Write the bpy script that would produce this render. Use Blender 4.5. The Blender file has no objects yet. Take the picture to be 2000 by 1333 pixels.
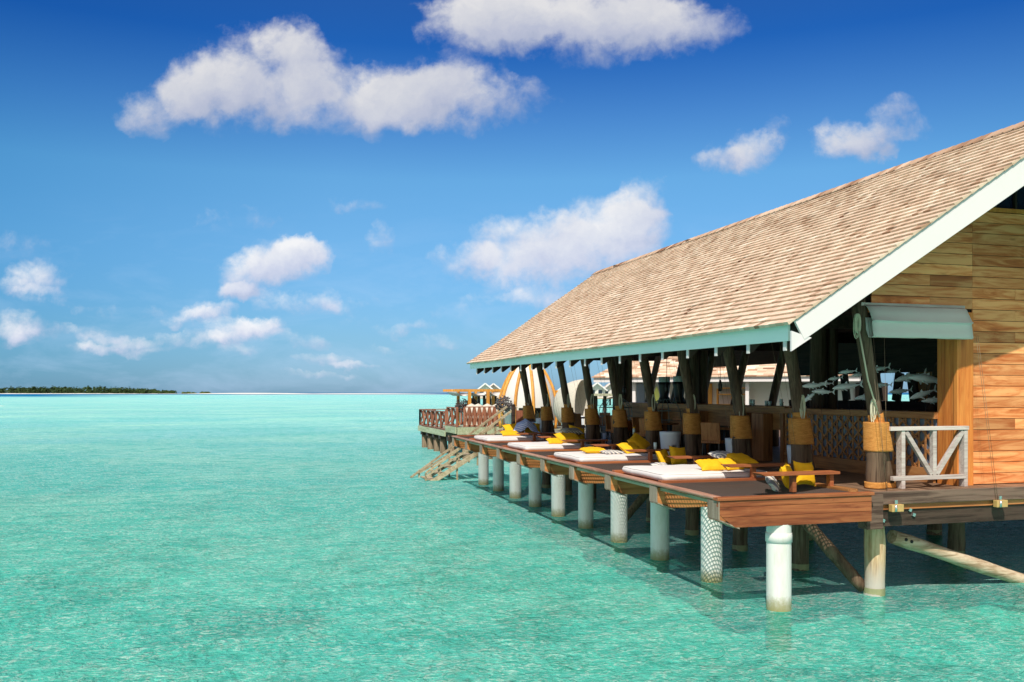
import bpy, math, random
from math import sin, cos, pi, radians, sqrt, atan2, exp
from mathutils import Vector, Matrix, noise as mn
random.seed(7)
scene = bpy.context.scene
COL = scene.collection

# ------------------------------------------------------------------ camera
EYE = 3.3
YAW = radians(16.25)
cam_d = bpy.data.cameras.new('camera'); cam = bpy.data.objects.new('camera', cam_d); COL.objects.link(cam)
cam.location = (0, 0, EYE); cam.rotation_euler = (pi/2, 0, -YAW)
cam_d.lens = 31.5; cam_d.sensor_width = 36; cam_d.shift_y = 0.0505
cam_d.clip_start = 0.1; cam_d.clip_end = 80000
scene.camera = cam

# ------------------------------------------------------------------ sun and sky
SUN = Vector((0.42, 0.70, -1.0)).normalized()      # direction the light travels
SUN_EL = math.asin(-SUN.z); SUN_AZ = atan2(-SUN.x, -SUN.y)
sun_d = bpy.data.lights.new('sun', 'SUN'); sun_d.energy = 4.4; sun_d.angle = radians(0.5); sun_d.color = (1.0, 0.945, 0.86)
sun = bpy.data.objects.new('sun', sun_d); COL.objects.link(sun); sun.location = (-20, -20, 40)
sun.rotation_euler = SUN.to_track_quat('-Z', 'Y').to_euler()
scene.view_settings.view_transform = 'Standard'; scene.view_settings.look = 'None'
scene.view_settings.exposure = 0.20; scene.view_settings.gamma = 1.0
scene.cycles.max_bounces = 8; scene.cycles.transparent_max_bounces = 12

# clouds: (azimuth tangent, height tangent, half width, half height, strength), measured as directions in the sky
CLOUDS = [
 (480,150,120,95,1.0),(575,85,62,52,.9),(620,120,60,60,.8),(690,200,190,60,1.0),(885,198,165,52,1.0),(310,215,70,48,.7),(405,160,75,55,.9),(800,150,90,40,.7),
 (950,50,110,70,.9),(1130,40,230,72,1.0),(1310,40,120,55,.8),(1060,20,220,50,.8),
 (1040,480,115,58,1.1),(1170,450,100,60,1.0),(1235,395,48,40,1.0),(900,515,60,28,.8),(1120,535,190,48,.75),(1230,460,60,50,.7),
 (560,505,78,38,1.1),(490,535,60,42,1.0),(460,568,40,18,.8),(590,490,45,25,.9),
 (1480,290,52,42,.65),(1400,310,48,22,.55),(1515,245,26,38,.5),
 (1670,270,62,40,.65),(1745,225,45,38,.6),(1660,300,60,25,.45),(1790,262,40,22,.4),
 (85,535,58,28,.9),(60,470,60,32,.4),(30,560,30,22,.6),
 (470,430,80,20,.42),(400,450,45,20,.3),(685,413,52,17,.6),(742,478,30,28,.6),
 (480,648,60,24,.9),(430,670,45,16,.6),(405,607,52,16,.75),(580,588,70,24,.8),(640,572,30,18,.5),(600,662,50,16,.6),(340,660,70,16,.45),(45,640,75,28,.6),(170,675,50,12,.5),(20,665,45,22,.5),(490,690,40,12,.45),(300,680,50,10,.35),
 (1410,300,55,26,.5),(1480,285,40,40,.5),(1680,275,60,35,.5),(230,660,70,18,.6),(640,700,60,12,.5),(390,620,60,14,.6),(520,640,50,22,.7),(700,590,50,14,.4),(90,570,50,18,.5),(180,640,60,14,.5),(800,640,60,12,.4),(1050,585,150,18,.45),(880,610,60,16,.3),(700,620,60,14,.25),(250,600,90,16,.25),(110,590,60,14,.25),(860,675,160,14,.25),(700,710,50,8,.5),(620,730,90,7,.3),
]
world = bpy.data.worlds.new('World'); scene.world = world; world.use_nodes = True
wt = world.node_tree; wt.nodes.clear()
def N(tree, typ, **kw):
    n = tree.nodes.new(typ)
    for k, v in kw.items():
        if k.startswith('i_'):
            key = k[2:]; key = int(key) if key.isdigit() else key.replace('_', ' ')
            n.inputs[key].default_value = v
        else: setattr(n, k, v)
    return n
def math_n(t, op, a, b=None, c=None, clamp=False):
    n = t.nodes.new('ShaderNodeMath'); n.operation = op; n.use_clamp = clamp
    for i, v in enumerate((a, b, c)):
        if v is None: continue
        if isinstance(v, (int, float)): n.inputs[i].default_value = v
        else: t.links.new(v, n.inputs[i])
    return n.outputs[0]
def vmath(t, op, a, b=None):
    n = t.nodes.new('ShaderNodeVectorMath'); n.operation = op
    for i, v in enumerate((a, b)):
        if v is None: continue
        if isinstance(v, (tuple, list)): n.inputs[i].default_value = v
        else: t.links.new(v, n.inputs[i])
    return n
def noise_n(t, vec, scale, detail=4, rough=.55, dist=0, w=None):
    n = t.nodes.new('ShaderNodeTexNoise'); n.inputs['Scale'].default_value = scale; n.inputs['Detail'].default_value = detail
    n.inputs['Roughness'].default_value = rough; n.inputs['Distortion'].default_value = dist
    if vec is not None: t.links.new(vec, n.inputs['Vector'])
    return n
def ramp_n(t, fac, stops, interp='LINEAR'):
    n = t.nodes.new('ShaderNodeValToRGB'); n.color_ramp.interpolation = interp
    els = n.color_ramp.elements
    while len(els) < len(stops): els.new(0.5)
    for e, (p, c) in zip(els, stops):
        e.position = p; e.color = (c[0], c[1], c[2], 1) if not isinstance(c, (int, float)) else (c, c, c, 1)
    if fac is not None: t.links.new(fac, n.inputs[0])
    return n.outputs[0]
def mix_c(t, fac, a, b, mode='MIX'):
    n = t.nodes.new('ShaderNodeMix'); n.data_type = 'RGBA'; n.blend_type = mode
    for sock, v in ((n.inputs[0], fac), (n.inputs[6], a), (n.inputs[7], b)):
        if isinstance(v, (int, float)): sock.default_value = v
        elif isinstance(v, (tuple, list)): sock.default_value = (v[0], v[1], v[2], 1)
        else: t.links.new(v, sock)
    return n.outputs[2]
def world_build():
    t = wt
    tc = N(t, 'ShaderNodeTexCoord'); d = tc.outputs['Generated']
    sky = N(t, 'ShaderNodeTexSky'); sky.sky_type = 'NISHITA'; sky.sun_disc = False
    sky.sun_elevation = SUN_EL; sky.sun_rotation = SUN_AZ; sky.air_density = 1.0; sky.dust_density = 0.3; sky.ozone_density = 2.0
    # direction -> (u, v) on a tangent plane facing the reef
    fx, fy = sin(YAW), cos(YAW)
    yf = vmath(t, 'DOT_PRODUCT', d, (fx, fy, 0)).outputs['Value']
    xf = vmath(t, 'DOT_PRODUCT', d, (fy, -fx, 0)).outputs['Value']
    sep = N(t, 'ShaderNodeSeparateXYZ'); t.links.new(d, sep.inputs[0]); zf = sep.outputs[2]
    yc = math_n(t, 'MAXIMUM', yf, 0.08)
    u = math_n(t, 'DIVIDE', xf, yc); v = math_n(t, 'DIVIDE', zf, yc)
    comb = N(t, 'ShaderNodeCombineXYZ'); t.links.new(u, comb.inputs[0]); t.links.new(v, comb.inputs[1]); uv = comb.outputs[0]
    n1 = noise_n(t, uv, 6.5, 8, .6, .2); n2 = noise_n(t, uv, 26, 8, .62)
    warp = vmath(t, 'SUBTRACT', n1.outputs['Color'], (.5, .5, .5)); warp = vmath(t, 'MULTIPLY', warp.outputs[0], (.075, .06, 0))
    warp2 = vmath(t, 'SUBTRACT', n2.outputs['Color'], (.5, .5, .5)); warp2 = vmath(t, 'MULTIPLY', warp2.outputs[0], (.034, .030, 0))
    uvw = vmath(t, 'ADD', uv, warp.outputs[0]); uvw = vmath(t, 'ADD', uvw.outputs[0], warp2.outputs[0]).outputs[0]
    acc = None; accl = None
    for (px, py, rx, ry, s) in CLOUDS:
        cu, cv = (px-1000)/1750, (767.5-py)/1750
        a = vmath(t, 'SUBTRACT', uvw, (cu, cv, 0)).outputs[0]
        a = vmath(t, 'MULTIPLY', a, (1750/rx*.72, 1750/ry*.72, 0)).outputs[0]
        r2 = vmath(t, 'DOT_PRODUCT', a, a).outputs['Value']
        e = math_n(t, 'MULTIPLY', math_n(t, 'MAXIMUM', math_n(t, 'SUBTRACT', 1.0, r2), 0.0), s*(1.12 if py > 560 else 1.0))
        acc = e if acc is None else math_n(t, 'ADD', acc, e)
        el_ = math_n(t, 'MULTIPLY', vmath(t, 'DOT_PRODUCT', a, (-.35, 1, 0)).outputs['Value'], e)
        accl = el_ if accl is None else math_n(t, 'ADD', accl, el_)
    front = math_n(t, 'GREATER_THAN', yf, 0.1)
    wisps = noise_n(t, uv, 11, 9, .62, .3).outputs['Fac']
    fine = noise_n(t, uv, 34, 7, .6, .2).outputs['Fac']
    tex = math_n(t, 'ADD', math_n(t, 'MULTIPLY', wisps, .7), math_n(t, 'MULTIPLY', fine, .5))
    dens = math_n(t, 'ADD', acc, math_n(t, 'MULTIPLY', math_n(t, 'SUBTRACT', tex, .61), 2.9))
    # nothing far from a cloud
    gate = math_n(t, 'MINIMUM', math_n(t, 'MULTIPLY', acc, 5.0), 1.0)
    dens = math_n(t, 'MULTIPLY', dens, gate)
    mr = N(t, 'ShaderNodeMapRange'); mr.interpolation_type = 'SMOOTHSTEP'; t.links.new(dens, mr.inputs[0]); mr.inputs[1].default_value = .14; mr.inputs[2].default_value = 1.45
    mask = math_n(t, 'MULTIPLY', mr.outputs[0], front)
    # broad thin haze cloud low down
    hz = noise_n(t, vmath(t, 'MULTIPLY', uv, (1, 3.2, 1)).outputs[0], 7, 8, .62, .4).outputs['Fac']
    hzm = N(t, 'ShaderNodeMapRange'); t.links.new(hz, hzm.inputs[0]); hzm.inputs[1].default_value = .47; hzm.inputs[2].default_value = .78
    low = N(t, 'ShaderNodeMapRange'); t.links.new(v, low.inputs[0]); low.inputs[1].default_value = .22; low.inputs[2].default_value = .04
    hzf = math_n(t, 'MULTIPLY', math_n(t, 'MULTIPLY', hzm.outputs[0], low.outputs[0]), math_n(t, 'MULTIPLY', front, .38))
    # clear sky grading: deeper and more saturated than the raw model
    gam = N(t, 'ShaderNodeGamma'); t.links.new(sky.outputs[0], gam.inputs[0]); gam.inputs[1].default_value = 1.0
    el = math_n(t, 'ABSOLUTE', zf)
    tint = ramp_n(t, el, SKY_TINT)
    side = ramp_n(t, math_n(t, 'ADD', math_n(t, 'MULTIPLY', u, .5), .5), [(.18, (.58, .80, .88)), (.40, (1, 1, 1)), (.68, (1.02, 1.0, 1.0)), (.85, (.80, .88, .93))])
    col = mix_c(t, 1.0, gam.outputs[0], tint, 'MULTIPLY')
    col = mix_c(t, 1.0, col, side, 'MULTIPLY')
    # cloud body
    hi = math_n(t, 'DIVIDE', accl, math_n(t, 'MAXIMUM', acc, .05))
    soft = noise_n(t, uvw, 13, 6, .6).outputs['Fac']
    sh = math_n(t, 'ADD', math_n(t, 'MULTIPLY', hi, .75), math_n(t, 'ADD', math_n(t, 'MULTIPLY', math_n(t, 'SUBTRACT', soft, .5), 1.5), math_n(t, 'ADD', math_n(t, 'MULTIPLY', dens, .12), .42)))
    shade2 = ramp_n(t, sh, [(0.0, (4.0, 4.5, 6.0)), (.35, (5.2, 5.5, 6.7)), (.7, (6.7, 6.8, 7.3)), (1.0, (8.0, 7.9, 7.9))])
    br = N(t, 'ShaderNodeMapRange'); t.links.new(v, br.inputs[0]); br.inputs[1].default_value = .32; br.inputs[2].default_value = .1; br.inputs[3].default_value = .88; br.inputs[4].default_value = 1.12
    shade2 = mix_c(t, 1.0, shade2, br.outputs[0], 'MULTIPLY')
    col = mix_c(t, hzf, col, (5.2, 6.7, 9.0))
    col = mix_c(t, math_n(t, 'MULTIPLY', mask, .93), col, shade2)
    # unseen warm-white cloud added behind the viewer to brighten shaded faces
    bk = N(t, 'ShaderNodeMapRange'); bk.interpolation_type = 'SMOOTHSTEP'; t.links.new(yf, bk.inputs[0]); bk.inputs[1].default_value = .05; bk.inputs[2].default_value = -.5
    bn = ramp_n(t, noise_n(t, d, 2.2, 6, .6).outputs['Fac'], [(.38, .35), (.6, 1.0)])
    col = mix_c(t, math_n(t, 'MULTIPLY', bk.outputs[0], bn), col, (7.6, 6.9, 6.0))
    bg = N(t, 'ShaderNodeBackground'); t.links.new(col, bg.inputs[0]); bg.inputs[1].default_value = 0.10
    out = N(t, 'ShaderNodeOutputWorld'); t.links.new(bg.outputs[0], out.inputs[0])
SKY_TINT = [(0.0, (.28,.51,.95)), (.06, (.37,.63,.93)), (.16, (.48,.84,1.08)), (.23, (.50,.94,1.16)), (.29, (.32,.72,1.10)), (.36, (.09,.44,.98)), (.5, (.2,.42,.85)), (.8, (.85,.92,1.0))]
world_build()

# ------------------------------------------------------------------ helpers
def rotm(ax, ang): return Matrix.Rotation(ang, 3, ax)
class MB:
    def __init__(s): s.v = []; s.f = []; s.t = []; s.sm = []
    def add(s, vs, fs, tone=None, smooth=False):
        b = len(s.v); s.v += [Vector(p) for p in vs]
        if tone is None: tone = random.random()
        for f in fs: s.f.append(tuple(i+b for i in f)); s.t.append(tone); s.sm.append(smooth)
        return s
    def box(s, c, d, m=None, tone=None):
        c = Vector(c); x, y, z = d[0]/2, d[1]/2, d[2]/2
        vs = [Vector((sx*x, sy*y, sz*z)) for sx in (-1,1) for sy in (-1,1) for sz in (-1,1)]
        if m is not None: vs = [m @ p for p in vs]
        return s.add([p+c for p in vs], [(0,1,3,2),(4,6,7,5),(0,4,5,1),(2,3,7,6),(0,2,6,4),(1,5,7,3)], tone)
    def bb(s, x0, x1, y0, y1, z0, z1, tone=None): return s.box(((x0+x1)/2,(y0+y1)/2,(z0+z1)/2), (x1-x0,y1-y0,z1-z0), None, tone)
    def bar(s, a, b, w, h, up=(0,0,1), tone=None):
        a = Vector(a); b = Vector(b); y = (b-a); L = y.length; y.normalize(); up = Vector(up)
        x = y.cross(up)
        if x.length < 1e-4: x = y.cross(Vector((1,0,0)))
        x.normalize(); z = x.cross(y)
        return s.box((a+b)/2, (w, L, h), Matrix((x,y,z)).transposed(), tone)
    def prism(s, poly, off, tone=None):
        off = Vector(off); n = len(poly); P0 = [Vector(p) for p in poly]; P1 = [p+off for p in P0]
        fs = [tuple(range(n))[::-1], tuple(range(n, 2*n))] + [(i, (i+1)%n, n+(i+1)%n, n+i) for i in range(n)]
        return s.add(P0+P1, fs, tone)
    def tube(s, pts, r, n=8, tone=None, cap=True, jit=0, closed=False):
        pts = [Vector(p) for p in pts]; m = len(pts); rs = r if isinstance(r, (list, tuple)) else [r]*m
        vs = []; px = None
        for i, p in enumerate(pts):
            if closed: dd = pts[(i+1)%m]-pts[i-1]
            else: dd = pts[min(i+1, m-1)]-pts[max(i-1, 0)]
            dd.normalize()
            if px is None:
                px = dd.cross(Vector((0,0,1)))
                if px.length < .05: px = dd.cross(Vector((0,1,0)))
            px = (px - dd*px.dot(dd)).normalized(); py = dd.cross(px)
            for k in range(n):
                a = 2*pi*k/n; rr = rs[i]*(1+jit*mn.noise(Vector((cos(a)*1.3+p.x*3, sin(a)*1.3+p.y*3, p.z*1.1))))
                vs.append(p + (px*cos(a)+py*sin(a))*rr)
        fs = [(i*n+k, i*n+(k+1)%n, ((i+1)%m)*n+(k+1)%n, ((i+1)%m)*n+k) for i in range(m if closed else m-1) for k in range(n)]
        s.add(vs, fs, tone, True)
        if cap and not closed:
            b = len(s.v)-len(vs); tn = s.t[-1]
            s.f += [tuple(b+k for k in range(n))[::-1], tuple(b+(m-1)*n+k for k in range(n))]; s.t += [tn, tn]; s.sm += [False, False]
        return s
    def lathe(s, c, prof, n=24, tone=None, axis=None):
        c = Vector(c); vs = []; m = len(prof)
        for r, z in prof:
            for k in range(n):
                p = Vector((r*cos(2*pi*k/n), r*sin(2*pi*k/n), z)); vs.append(c + (axis @ p if axis is not None else p))
        fs = [(i*n+k, i*n+(k+1)%n, (i+1)*n+(k+1)%n, (i+1)*n+k) for i in range(m-1) for k in range(n)]
        return s.add(vs, fs, tone, True)
    def build(s, name, mat, parent=None, bevel=0, world=True):
        off = wloc(parent) if (parent is not None and world) else Vector((0,0,0))
        assert all(max(f) < len(s.v) and len(set(f)) == len(f) for f in s.f), name
        me = bpy.data.meshes.new(name); me.from_pydata([p-off for p in s.v], [], s.f); me.update()
        at = me.attributes.new('tone', 'FLOAT', 'FACE'); at.data.foreach_set('value', s.t)
        me.polygons.foreach_set('use_smooth', s.sm)
        me.materials.append(mat)
        o = bpy.data.objects.new(name, me); COL.objects.link(o)
        if parent is not None: o.parent = parent
        if bevel:
            b = o.modifiers.new('bevel', 'BEVEL'); b.width = bevel; b.segments = 2; b.limit_method = 'ANGLE'
        return o
LOC = {}
def wloc(o):
    p = Vector((0,0,0))
    while o is not None: p = p + o.location; o = o.parent
    return p
def tag(o, label=None, cat=None, group=None, kind=None):
    if label: o['label'] = label
    if cat: o['category'] = cat
    if group: o['group'] = group
    if kind: o['kind'] = kind
    return o
def thing(name, label, cat, loc=(0,0,0), group=None, rz=0):
    o = bpy.data.objects.new(name, None); o.empty_display_size = .1; COL.objects.link(o); o.location = loc; o.rotation_euler = (0,0,rz)
    return tag(o, label, cat, group)
def copy_tree(o, parent=None):
    c = o.copy(); COL.objects.link(c)
    if parent is not None: c.parent = parent
    for ch in list(o.children): copy_tree(ch, c)
    return c
ORD = ['nearest', 'second nearest', 'third nearest', 'fourth nearest', 'fifth nearest', 'sixth nearest', 'seventh nearest', 'eighth nearest', 'ninth nearest', 'farthest']

# ------------------------------------------------------------------ materials
MATS = {}
def mat(name, color=(.5,.5,.5), rough=.6, spec=.4, metal=0, tone=0, noise=0, nscale=3, bump=0, bscale=40, sub=None, stretch=(1,1,1), c2=None):
    m = bpy.data.materials.new(name); m.use_nodes = True; t = m.node_tree; p = t.nodes['Principled BSDF']
    p.inputs['Roughness'].default_value = rough; p.inputs['Specular IOR Level'].default_value = spec; p.inputs['Metallic'].default_value = metal
    tc = N(t, 'ShaderNodeTexCoord'); v = vmath(t, 'MULTIPLY', tc.outputs['Object'], stretch).outputs[0]
    nz = noise_n(t, v, nscale, 6, .6).outputs['Fac']
    cc2 = c2 or tuple(x*.55 for x in color)
    fac = math_n(t, 'MULTIPLY', math_n(t, 'SUBTRACT', nz, .4), noise*3, clamp=True) if noise else 0.0
    col = mix_c(t, fac, color, cc2)
    if tone:
        at = N(t, 'ShaderNodeAttribute', attribute_name='tone')
        k = math_n(t, 'ADD', math_n(t, 'MULTIPLY', at.outputs['Fac'], tone), 1-tone*.5)
        col = mix_c(t, 1.0, col, k, 'MULTIPLY')
    t.links.new(col, p.inputs['Base Color'])
    if bump:
        bz = noise_n(t, v, bscale, 5, .6).outputs['Fac']; b = N(t, 'ShaderNodeBump'); b.inputs['Strength'].default_value = bump; b.inputs['Distance'].default_value = .02
        t.links.new(bz, b.inputs['Height']); t.links.new(b.outputs[0], p.inputs['Normal'])
    MATS[name] = m; return m
def wood(name, dark, mid, light, stretch=(1,8,8), scale=2.2, rough=.6, tone=.5, bump=.25, spec=.3, knots=False, streak=None):
    """grain runs along the axis whose stretch is small"""
    m = bpy.data.materials.new(name); m.use_nodes = True; t = m.node_tree; p = t.nodes['Principled BSDF']
    p.inputs['Roughness'].default_value = rough; p.inputs['Specular IOR Level'].default_value = spec
    tc = N(t, 'ShaderNodeTexCoord'); at = N(t, 'ShaderNodeAttribute', attribute_name='tone')
    off = N(t, 'ShaderNodeCombineXYZ')
    for i, k in enumerate((37.0, 23.0, 51.0)): t.links.new(math_n(t, 'MULTIPLY', at.outputs['Fac'], k), off.inputs[i])
    pos = vmath(t, 'ADD', tc.outputs['Object'], off.outputs[0]).outputs[0]
    v = vmath(t, 'MULTIPLY', pos, stretch).outputs[0]
    big = noise_n(t, v, scale*.45, 3, .5, .8)
    grain = noise_n(t, v, scale, 9, .62, 1.6)
    fineg = noise_n(t, vmath(t, 'MULTIPLY', v, stretch).outputs[0], scale*1.3, 6, .65)
    f = math_n(t, 'ADD', math_n(t, 'MULTIPLY', grain.outputs['Fac'], .75), math_n(t, 'MULTIPLY', big.outputs['Fac'], .45))
    f = math_n(t, 'ADD', f, math_n(t, 'MULTIPLY', fineg.outputs['Fac'], .22))
    col = ramp_n(t, f, [(.47, dark), (.63, mid), (.80, light)])
    if knots:
        vo = N(t, 'ShaderNodeTexVoronoi'); vo.inputs['Scale'].default_value = 1.4; t.links.new(vmath(t, 'MULTIPLY', pos, (1.0, 3.2, 3.2)).outputs[0], vo.inputs['Vector'])
        kf = ramp_n(t, vo.outputs['Distance'], [(0.02, 1.0), (.13, 0.0)])
        col = mix_c(t, math_n(t, 'MULTIPLY', kf, .55), col, tuple(x*.5 for x in dark))
    k = math_n(t, 'ADD', math_n(t, 'MULTIPLY', at.outputs['Fac'], tone), 1-tone*.55)
    col = mix_c(t, 1.0, col, k, 'MULTIPLY')
    t.links.new(col, p.inputs['Base Color'])
    b = N(t, 'ShaderNodeBump'); b.inputs['Strength'].default_value = bump; b.inputs['Distance'].default_value = .01
    t.links.new(fineg.outputs['Fac'], b.inputs['Height']); t.links.new(b.outputs[0], p.inputs['Normal'])
    MATS[name] = m; return m
XG, YG, ZG = (.35, 5, 5), (5, .35, 5), (5, 5, .35)
M = {}
M['teak'] = wood('teak_planks', (.24,.046,.012), (.60,.165,.042), (.86,.37,.14), (.45,3.2,3.2), 1.9, .55, .65, .3, knots=True)
M['teak_post'] = wood('orange_timber', (.34,.085,.015), (.62,.185,.035), (.76,.28,.06), ZG, 2.4, .5, .3)
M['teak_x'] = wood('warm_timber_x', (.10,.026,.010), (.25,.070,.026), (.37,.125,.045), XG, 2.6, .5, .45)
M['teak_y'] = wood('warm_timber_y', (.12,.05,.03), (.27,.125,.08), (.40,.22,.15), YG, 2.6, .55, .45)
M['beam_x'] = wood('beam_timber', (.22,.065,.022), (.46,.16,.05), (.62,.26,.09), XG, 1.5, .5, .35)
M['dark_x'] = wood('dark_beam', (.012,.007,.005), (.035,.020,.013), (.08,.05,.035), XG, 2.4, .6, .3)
M['weather_x'] = wood('weathered_board', (.03,.016,.011), (.075,.045,.032), (.19,.125,.09), XG, 2.0, .8, .3)
M['brown_z'] = wood('brown_panel', (.09,.03,.010), (.26,.10,.033), (.40,.17,.06), ZG, 2.4, .5, .3)
M['brown_y'] = wood('brown_rail', (.12,.04,.012), (.34,.14,.045), (.50,.23,.08), YG, 2.4, .5, .3)
M['deckfloor'] = wood('deck_boards', (.06,.03,.018), (.15,.085,.05), (.26,.16,.10), YG, 2.2, .55, .4)
M['log'] = wood('old_log', (.022,.012,.007), (.072,.042,.024), (.155,.10,.062), ZG, 2.6, .7, .25, .5)
M['pile'] = wood('pile_log', (.06,.04,.022), (.15,.10,.06), (.27,.2,.13), ZG, 2.6, .8, .3, .5)
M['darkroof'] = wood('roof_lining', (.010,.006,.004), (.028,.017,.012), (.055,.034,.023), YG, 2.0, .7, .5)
M['rafter'] = mat('rafter_brown', (.035,.018,.010), .7, noise=.5)
M['redwood'] = wood('red_balustrade', (.13,.038,.020), (.26,.085,.045), (.38,.15,.085), ZG, 2.6, .55, .4)
M['orange'] = wood('orange_frame', (.42,.15,.02), (.60,.25,.04), (.72,.36,.08), ZG, 2.2, .45, .3)
M['palewood'] = wood('bleached_timber', (.17,.11,.06), (.34,.26,.15), (.52,.43,.29), (2,2,2), 3, .75, .4)
M['greydeck'] = wood('grey_timber', (.12,.11,.08), (.24,.23,.17), (.36,.36,.26), YG, 2.2, .8, .4)
M['mossdeck'] = wood('mossy_board', (.16,.16,.08), (.32,.34,.20), (.46,.48,.32), YG, 2.2, .8, .4)
M['whitewood'] = wood('whitewashed_rail', (.32,.24,.20), (.46,.38,.34), (.60,.53,.48), XG, 3, .7, .3)
M['white'] = mat('white_paint', (.70,.655,.64), .45, noise=.2, nscale=1.3, c2=(.62,.585,.57))
M['shadewhite'] = mat('shaded_white_paint', (.80,.95,.88), .5, noise=.12, nscale=1.5, c2=(.74,.90,.84))  # white paint with the aqua tint of its shade put into the colour
M['pipe'] = mat('pipe_plastic', (.76,.73,.66), .32, .5, noise=.25, nscale=2.4, c2=(.66,.65,.56))
M['algae'] = mat('waterline_stain', (.34,.33,.17), .6, noise=.6, nscale=9, c2=(.20,.24,.12), bump=.4)
M['mattress'] = mat('white_canvas', (.72,.67,.64), .8, .2, noise=.2, nscale=6, c2=(.64,.60,.58), bump=.6, bscale=7)
M['greycloth'] = mat('grey_canvas', (.16,.17,.21), .85, .2, noise=.3, nscale=8)
M['yellow'] = mat('yellow_linen', (.80,.43,.010), .8, .25, noise=.3, nscale=7, c2=(.62,.31,.008), bump=.3, bscale=14)
M['net'] = mat('net_cord', (.085,.058,.048), .7)
M['cream'] = mat('cream_canvas', (.66,.63,.58), .8, .2, noise=.25, nscale=2.5, c2=(.55,.54,.52), bump=.2, bscale=5)
M['greenclo'] = mat('awning_cloth', (.55,.60,.42), .8, .2, noise=.3, nscale=3, c2=(.42,.50,.36))
M['wire'] = mat('dark_wire', (.02,.02,.02), .5, metal=.3)
M['bluewhite'] = mat('pale_ceramic', (.72,.76,.80), .35, .5)
M['brass'] = mat('brass_box', (.55,.36,.13), .4, .5, noise=.3, nscale=20)
M['steel'] = mat('steel', (.7,.7,.7), .25, .5, metal=.9)
M['black'] = mat('black_lacquer', (.012,.011,.011), .4)
M['glassdark'] = mat('dark_window', (.012,.016,.035), .08, .6)
M['shark'] = mat('pale_verdigris', (.95,.97,.97), .34, .8, noise=.25, nscale=9, c2=(.70,.76,.76), stretch=(1,1,1))
M['panel'] = mat('slate_panel', (.20,.24,.32), .22, .6, noise=.3, nscale=2)
M['ropec'] = None
M['sandc'] = None
def rope_mat():
    m = bpy.data.materials.new('coir_rope'); m.use_nodes = True; t = m.node_tree; p = t.nodes['Principled BSDF']; p.inputs['Roughness'].default_value = .85; p.inputs['Specular IOR Level'].default_value = .15
    tc = N(t, 'ShaderNodeTexCoord'); w = N(t, 'ShaderNodeTexWave'); w.wave_type = 'BANDS'; w.bands_direction = 'Z'; w.inputs['Scale'].default_value = 24; w.inputs['Distortion'].default_value = 3.5; w.inputs['Detail'].default_value = 3; w.inputs['Detail Scale'].default_value = 2
    t.links.new(tc.outputs['Object'], w.inputs['Vector'])
    nz = noise_n(t, vmath(t, 'MULTIPLY', tc.outputs['Object'], (1,1,7)).outputs[0], 9, 6, .7).outputs['Fac']
    f = math_n(t, 'ADD', math_n(t, 'MULTIPLY', w.outputs['Fac'], .35), math_n(t, 'MULTIPLY', nz, .9))
    c = ramp_n(t, f, [(.3, (.32,.10,.016)), (.55, (.64,.25,.055)), (.85, (.84,.42,.12))]); t.links.new(c, p.inputs['Base Color'])
    b = N(t, 'ShaderNodeBump'); b.inputs['Strength'].default_value = .8; b.inputs['Distance'].default_value = .008; t.links.new(w.outputs['Fac'], b.inputs['Height']); t.links.new(b.outputs[0], p.inputs['Normal'])
    return m
M['rope'] = rope_mat()
M['cord'] = mat('pale_cord', (.62,.58,.42), .8)
def shingle_mat():
    m = bpy.data.materials.new('cedar_shingles'); m.use_nodes = True; t = m.node_tree; p = t.nodes['Principled BSDF']; p.inputs['Roughness'].default_value = .8; p.inputs['Specular IOR Level'].default_value = .2
    at = N(t, 'ShaderNodeAttribute', attribute_name='tone'); tc = N(t, 'ShaderNodeTexCoord')
    base = ramp_n(t, at.outputs['Fac'], [(0.0, (.24,.115,.065)), (.12, (.44,.265,.165)), (.35, (.63,.44,.31)), (.7, (.78,.59,.44)), (1.0, (.93,.77,.62))])
    g = noise_n(t, vmath(t, 'MULTIPLY', tc.outputs['Object'], (2, 16, 2)).outputs[0], 3.5, 6, .6).outputs['Fac']
    big = noise_n(t, tc.outputs['Object'], .55, 5, .6).outputs['Fac']
    k = math_n(t, 'ADD', math_n(t, 'MULTIPLY', g, .45), math_n(t, 'MULTIPLY', big, .3))
    k = math_n(t, 'ADD', k, .58)
    col = mix_c(t, 1.0, base, k, 'MULTIPLY'); t.links.new(col, p.inputs['Base Color'])
    return m
M['shingle'] = shingle_mat()
def pattern_mat(name, a, b, scale=9):
    m = bpy.data.materials.new(name); m.use_nodes = True; t = m.node_tree; p = t.nodes['Principled BSDF']; p.inputs['Roughness'].default_value = .85
    tc = N(t, 'ShaderNodeTexCoord'); w = N(t, 'ShaderNodeTexWave'); w.wave_type = 'BANDS'; w.bands_direction = 'DIAGONAL'; w.inputs['Scale'].default_value = scale; w.inputs['Distortion'].default_value = 2.5; w.inputs['Detail'].default_value = 1
    t.links.new(tc.outputs['Object'], w.inputs['Vector'])
    t.links.new(mix_c(t, ramp_n(t, w.outputs['Fac'], [(.42, 0.0), (.5, 1.0)]), a, b), p.inputs['Base Color']); return m
M['patt'] = pattern_mat('zigzag_linen', (.74,.68,.58), (.22,.21,.24), 5)
M['stripe'] = pattern_mat('striped_linen', (.42,.38,.28), (.10,.10,.09), 7)
M['blue'] = pattern_mat('blue_striped_cotton', (.62,.68,.86), (.25,.32,.62), 6)
M['capgrey'] = wood('weathered_end_grain', (.14,.10,.065), (.24,.185,.13), (.36,.29,.22), ZG, 2, .8, .3)
M['wicker'] = mat('pale_wicker', (.62,.56,.46), .8, noise=.4, nscale=14, bump=.6, bscale=30)
M['twig'] = mat('driftwood_twig', (.10,.08,.08), .8)

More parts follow.
